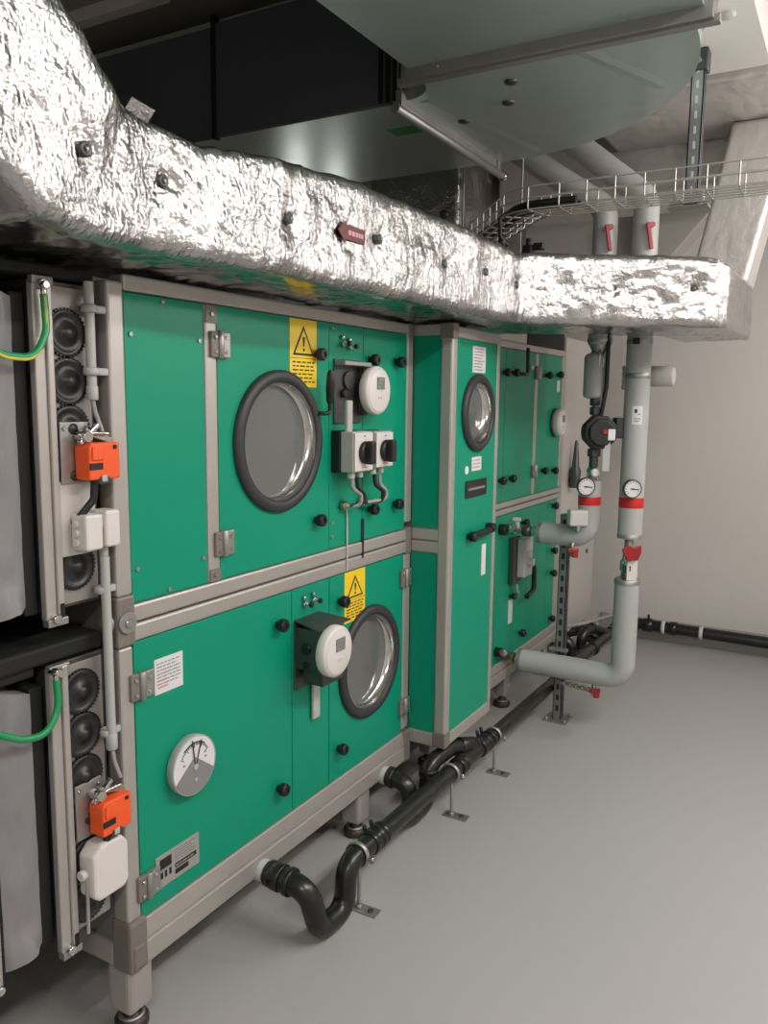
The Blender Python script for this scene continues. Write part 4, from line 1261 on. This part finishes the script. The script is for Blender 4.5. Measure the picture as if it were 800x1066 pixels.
# drain cocks
def drain_cock(c, label):
    t = thing('drain_cock', label, 'valve', c, 'red drain cocks under the pipes')
    c = Vector(c)
    build('body', MB().cyl(c + Z * .045, c - Z * .02, .010, M['brass'], 12), t)
    b = MB(); b.obox(c + pv * .012 + Z * .012, (pu, Z, pv), (.026, .009, .008), M['dark_red'], .003); b.obox(c + pv * .012 - Z * .002 + pu * .010, (pu, Z, pv), (.013, .02, .010), M['dark_red'], .004)
    build('handle', b, t, 'red lever')
drain_cock((.33, 2.36, .870), 'small red drain cock under the left pipe bend')
drain_cock((.44, 2.43, .205), 'small red drain cock below the low horizontal pipe')
b = MB(); b.tube([(.28, 2.43, .225), (.36, 2.43, .215), (.44, 2.43, .212)], .009, M['brass'], .01, 10)
for k in range(5): b.cyl((.29 + .03 * k, 2.43, .224 - .002 * k), (.302 + .03 * k, 2.43, .223 - .002 * k), .013, M['galv_dull'], 8)
single('drain_nipple', b, 'ribbed metal drain nipple under the low horizontal pipe', 'fitting')
# floor strut carrying the pipes
t = thing('strut_post', 'slotted galvanised strut post standing on the floor by the pipe ends', 'strut', (.245, 2.525, 0))
b = strut((.245, 2.525), .008, 1.02, .021, .021, M['strut'])
for k in range(18):
    zz = .05 + k * .054
    b.box(.2665, .2675, 2.518, 2.532, zz, zz + .03, M['ink'])
    b.box(.238, .252, 2.5030, 2.5038, zz, zz + .028, M['ink'])
build('channel', b, t)
b = MB(); b.box(.185, .305, 2.465, 2.585, 0, .008, M['galv_dull'], .002)
for dx, dy in ((-.045, -.045), (.045, -.045), (.045, .045)): b.cyl((.245 + dx, 2.525 + dy, .008), (.245 + dx, 2.525 + dy, .02), .010, M['galv_dull'], 6)
build('base_plate', b, t)
build('pipe_bracket', MB().box(.255, .275, 2.45, 2.55, .885, .892, M['galv_dull'], .001), t)
build('pipe_bracket', MB().box(.2, .29, 2.475, 2.505, .356, .372, M['galv_dull'], .003), t)
# pale fitting behind right pipe
t = thing('pipe_fitting', 'pale ribbed cylinder fitting crossing behind the right pipe', 'pipe fitting', (.55, 2.53, 1.66))
b = MB()
for k in range(4): b.cyl((.475 - .0, 2.53, 1.618 + k * .028), (.52, 2.53, 1.618 + k * .028), .012, M['offwhite'], 12)
b.box(.48, .515, 2.515, 2.545, 1.61, 1.71, M['offwhite'], .004)
build('ribbed_end', b, t)
build('bolt', MB().cyl((.52, 2.53, 1.655), (.62, 2.53, 1.66), .018, M['dark_metal'], 14), t)
build('round_end', MB().lathe([(.04, 0), (.045, .004), (.045, .09), (.038, .10)], (.60, 2.53, 1.665), X, M['offwhite'], 24), t)
build('clamp', MB().lathe([(.0540, 0), (.0555, .002), (.0555, .022), (.0540, .024)], (.567, 2.43, 1.652), Z, M['galv_dull'], 28).box(.558, .576, 2.478, 2.53, 1.655, 1.673, M['dark_metal'], .002), t)
# red handled valves on the pipes above the silver duct
for (x, lab) in ((.403, 'small red valve handle on the left pipe above the silver duct'), (.567, 'small red valve handle on the right pipe above the silver duct')):
    y = 2.40 if x < .5 else 2.43
    t = thing('butterfly_valve', lab, 'valve', (x, y, 2.2), 'red valve handles above the silver duct')
    c1 = Vector((x, y, 2.285)) + pv * .052
    build('stem', MB().cyl(c1 - pv * .004, c1 + pv * .02, .010, M['brass'], 12), t)
    b = MB(); b.obox(c1 + pv * .02 - Z * .045 - pu * .008, (pu + Z * .18, Z - pu * .18, pv), (.009, .055, .005), M['dark_red'], .004)
    b.lathe([(.012, 0), (.012, .012)], c1 + pv * .014, pv, M['dark_red'], 16)
    build('lever', b, t, 'red lever')

# ------------------------------------------------------------------ drain pipes
dp = thing('drain_pipe', 'long black drain pipe with U traps in front of the green unit', 'drain pipe', (.19, 1.5, 0))
DR = .030
b = MB(); b.tube([(.19, .80, .176), (.19, 1.45, .165), (.19, 3.90, .135)], DR, M['drain'], .05, 20)
build('main_run', b, dp)
b = MB(); b.tube([(.028, .50, .191), (.17, .50, .180), (.185, .535, .045), (.19, .665, .035), (.19, .67, .176), (.19, .82, .176)], .033, M['drain'], .055, 20, 8)
build('trap', b, dp, 'black U-shaped trap')
b = MB()
b.cyl((.05, .50, .189), (.085, .50, .187), .040, M['drain'], 20); b.cyl((.032, .50, .191), (.05, .50, .189), .038, M['drain'], 20)
b.cyl((.085, .50, .187), (.100, .50, .186), .036, M['drain'], 20); b.cyl((.100, .50, .186), (.118, .50, .185), .041, M['drain'], 20)
build('coupling', b, dp, 'black pipe coupling'); b = MB()
b.cyl((.19, .80, .176), (.19, .888, .1755), .035, M['drain'], 20)
for yy in (.80, .84, .866): b.cyl((.19, yy, .176), (.19, yy + .022, .176), .038, M['drain'], 20)
for yy in (.805, .845): b.cyl((.17, yy + .01, .20), (.165, yy + .01, .225), .007, M['drain'], 10)
build('coupling', b, dp, 'black pipe coupling')
build('outlet', MB().cyl((-.02, .50, .193), (.030, .50, .191), .033, M['grey_plastic'], 18), dp, 'white outlet ring')
b = MB(); b.tube([(.03, 1.21, .191), (.115, 1.21, .180), (.120, 1.215, .060), (.122, 1.335, .052), (.125, 1.345, .205), (.140, 1.50, .215), (.188, 1.70, .165)], .031, M['drain'], .055, 20, 8)
build('trap', b, dp, 'black U-shaped trap')
build('coupling', MB().cyl((.03, 1.21, .191), (.055, 1.21, .190), .038, M['drain'], 20), dp, 'black pipe coupling')
build('coupling', MB().cyl((.125, 1.345, .16), (.125, 1.345, .19), .037, M['drain'], 20), dp, 'black pipe coupling')
b = MB(); b.cyl((.19, 1.455, .165), (.19, 1.512, .1645), .034, M['drain'], 20)
for yy in (1.455, 1.49): b.cyl((.19, yy, .164), (.19, yy + .022, .164), .037, M['drain'], 20)
build('coupling', b, dp, 'black pipe coupling')
b = MB(); b.cyl((.19, 1.66, .163), (.19, 1.782, .162), .034, M['drain'], 20)
for yy in (1.66, 1.72, 1.76): b.cyl((.19, yy, .163), (.19, yy + .022, .163), .037, M['drain'], 20)
for yy in (1.70, 1.74): b.cyl((.172, yy, .19), (.165, yy, .22), .007, M['drain'], 10)
build('coupling', b, dp, 'black pipe coupling')
build('coupling', MB().cyl((.150, 1.55, .205), (.175, 1.64, .180), .036, M['drain'], 20), dp, 'black pipe coupling')
build('outlet', MB().cyl((-.02, 1.21, .193), (.026, 1.21, .191), .033, M['grey_plastic'], 18), dp, 'pale outlet ring')
b = MB(); b.tube([(-.02, 3.25, .19), (.08, 3.25, .18), (.09, 3.26, .06), (.095, 3.40, .055), (.10, 3.41, .20), (.13, 3.52, .20), (.188, 3.65, .145)], .031, M['drain'], .055, 18, 8)
b.tube([(-.02, 3.52, .15), (.05, 3.56, .17), (.10, 3.62, .10), (.12, 3.74, .08), (.185, 3.84, .13)], .028, M['drain'], .05, 16, 8)
for q in ((.12, 3.50, .20), (.06, 3.56, .16), (.19, 3.30, .14), (.19, 3.70, .137)): b.cyl(q, (q[0] + .004, q[1] + .03, q[2]), .038, M['drain'], 18)
build('trap', b, dp, 'black traps near the end wall')
wp = thing('drain_pipe', 'black drain pipe running along the foot of the end wall', 'drain pipe', (1.5, 4.11, .0))
b = MB(); b.tube([(.19, 3.90, .130), (.19, 4.11, .115), (3.8, 4.11, .075)], .036, M['drain'], .09, 20, 8)
build('main_run', b, wp)
b = MB(); b.cyl((.30, 4.11, .113), (.36, 4.11, .112), .044, M['drain'], 20); b.cyl((.335, 4.10, .15), (.335, 4.10, .185), .008, M['drain'], 10)
build('coupling', b, wp)
build('coupling', MB().cyl((.47, 4.11, .112), (.51, 4.11, .112), .044, M['drain'], 20), wp)
b = MB(); b.cyl((.19, 3.86, .131), (.19, 3.905, .130), .044, M['drain'], 20); b.cyl((.185, 3.885, .17), (.18, 3.885, .205), .010, M['drain'], 10)
build('coupling', b, wp)
# clutter: pale flexible hose near the wall
b = MB(); b.tube([(.02, 3.35, .24), (.10, 3.45, .245), (.16, 3.80, .22), (.24, 3.98, .20)], .010, M['cable_grey'], .08, 10)
single('grey_hose', b, 'thin grey hose lying over the black traps by the end wall', 'hose')

def pipe_stand(y, zc, foot, r, label, x=.19):
    t = thing('pipe_stand', label, 'pipe stand', (x, y, 0), 'metal stands under the long drain pipe')
    b = MB(); b.ring((x, y, zc), Y, r + .003, .0045, M['galv_dull'], 32, 8, 2.0)
    b.box(x + r, x + r + .028, y - .008, y + .008, zc - .008, zc - .002, M['galv_dull'], .001)
    b.cyl((x + r + .018, y, zc - .016), (x + r + .018, y, zc + .006), .007, M['chrome'], 8)
    build('clamp_ring', b, t, 'shiny clamp ring')
    build('rod', MB().cyl((x + .006, y, .004), (x + .006, y, zc - r), .0055, M['galv_dull'], 10), t)
    b = MB(); b.box(x - .022, x + .075, y - .022, y + .022, 0, .004, M['galv_dull'], .001)
    b.cyl((x + .006, y, .004), (x + .006, y, .014), .012, M['galv_dull'], 6)
    b.cyl((x + .048, y, .004), (x + .048, y, .009), .009, M['dark_metal'], 12)
    build('foot_plate', b, t)
pipe_stand(.735, .176, 0, .034, 'metal pipe stand nearest the camera, next to the first U trap')
pipe_stand(1.40, .166, 0, .031, 'middle one of three metal pipe stands along the floor drain pipe')
pipe_stand(1.82, .161, 0, .031, 'farthest of three metal pipe stands along the floor drain pipe')
for x, zc, lab in ((.43, .112, 'pale wall clamp holding the wall drain pipe behind the right pipe'), (.66, .109, 'pale wall clamp on the wall drain pipe, right of the vertical pipes')):
    t = thing('pipe_clamp', lab, 'pipe clamp', (x, 4.11, .05), 'pale clamps on the wall drain pipe')
    build('ring', MB().ring((x, 4.11, zc), X, .039, .005, M['offwhite'], 32, 8, 2.4), t)
    build('bracket', MB().box(x - .012, x + .012, 4.145, 4.186, zc - .01, zc + .01, M['offwhite'], .002), t)

# ------------------------------------------------------------------ ceiling luminaires (behind and right of the camera view), added fill lamp last
def luminaire(x, y, ly, down, up, label):
    zl = 2.93
    t = thing('ceiling_light', label, 'ceiling light', (x, y, zl), 'hanging ceiling lights over the free side of the room')
    build('housing', MB().box(x - .10, x + .10, y - ly / 2 - .03, y + ly / 2 + .03, zl, zl + .06, M['white'], .004), t)
    for yy in (y - ly * .35, y + ly * .35):
        build('hanger_rod', MB().cyl((x, yy, zl + .06), (x, yy, ZC), .004, M['galv_dull'], 8), t)
    for zz, rx, p in ((zl - .012, 0, down), (zl + .072, PI, up)):
        l = bpy.data.lights.new('ceiling_light_lamp', 'AREA')
        l.shape = 'RECTANGLE'; l.size = .18; l.size_y = ly; l.energy = p; l.color = (1.0, .968, .945)
        o = bpy.data.objects.new('ceiling_light_lamp', l); COL.objects.link(o)
        o.location = (x, y, zz); o.rotation_euler = (rx, 0, 0)
luminaire(2.25, .5, 1.5, 92, 22, 'long hanging light to the right of the camera')
luminaire(2.0, -2.3, 1.3, 75, 18, 'long hanging light behind the camera')
t = thing('ceiling_light', 'long low hanging light near the end wall', 'ceiling light', (2.15, 2.2, 2.42), 'hanging ceiling lights over the free side of the room')
build('housing', MB().box(2.05, 2.25, 1.3, 3.1, 2.42, 2.48, M['white'], .004), t)
for yy in (1.6, 2.8): build('hanger_rod', MB().cyl((2.15, yy, 2.48), (2.15, yy, ZC), .004, M['galv_dull'], 8), t)
for yy in (1.45, 2.2, 2.95):
    l = bpy.data.lights.new('ceiling_light_lamp', 'POINT')
    l.shadow_soft_size = .07; l.energy = 42; l.color = (1.0, .968, .945)
    o = bpy.data.objects.new('ceiling_light_lamp', l); COL.objects.link(o); o.location = (2.15, yy, 2.34)

t = thing('ceiling_light', 'small unseen fill light added in the dark space behind the green unit', 'ceiling light', (-1.45, 2.9, 2.28))  # added lamp, out of sight, brightens the end wall and ducts behind the pipes
build('housing', MB().box(-1.52, -1.38, 2.6, 3.2, 2.30, 2.36, M['white'], .004), t)
build('hanger_rod', MB().cyl((-1.45, 2.9, 2.36), (-1.45, 2.9, ZC), .004, M['galv_dull'], 8), t)
for yy in (2.7, 3.1):
    l = bpy.data.lights.new('ceiling_light_lamp', 'POINT')
    l.shadow_soft_size = .06; l.energy = 2.4; l.color = (1.0, .968, .945)
    o = bpy.data.objects.new('ceiling_light_lamp', l); COL.objects.link(o); o.location = (-1.45, yy, 2.22)
w = bpy.data.worlds.new('room_world'); bpy.context.scene.world = w
w.use_nodes = True
w.node_tree.nodes['Background'].inputs[0].default_value = (.9, .95, 1, 1)
w.node_tree.nodes['Background'].inputs[1].default_value = 0.0

# ------------------------------------------------------------------ camera
F_PX, YAW, PITCH, ROLL = 853.8035, .5196798, .1375928, .0112358
cyw, syw, cp, sp_ = math.cos(YAW), math.sin(YAW), math.cos(PITCH), math.sin(PITCH)
f = Vector((-syw * cp, cyw * cp, -sp_)); r = Vector((cyw, syw, 0)); u = r.cross(f)
cr, sr_ = math.cos(ROLL), math.sin(ROLL)
r2 = r * cr + u * sr_; u2 = -r * sr_ + u * cr
cam = bpy.data.cameras.new('camera')
cam.sensor_fit = 'VERTICAL'; cam.sensor_height = 24.0; cam.lens = 24.0 * F_PX / 1066.0
cam.clip_start = .02
co = bpy.data.objects.new('camera', cam); COL.objects.link(co)
co.matrix_world = Matrix(((r2.x, u2.x, -f.x, 1.41056), (r2.y, u2.y, -f.y, -1.259377), (r2.z, u2.z, -f.z, 1.5552), (0, 0, 0, 1)))
sc = bpy.context.scene
sc.camera = co
sc.view_settings.view_transform = 'Standard'
sc.view_settings.look = 'None'
sc.view_settings.gamma = 1
sc.view_settings.use_curve_mapping = False
sc.view_settings.exposure = -0.6
sc.cycles.max_bounces = 8
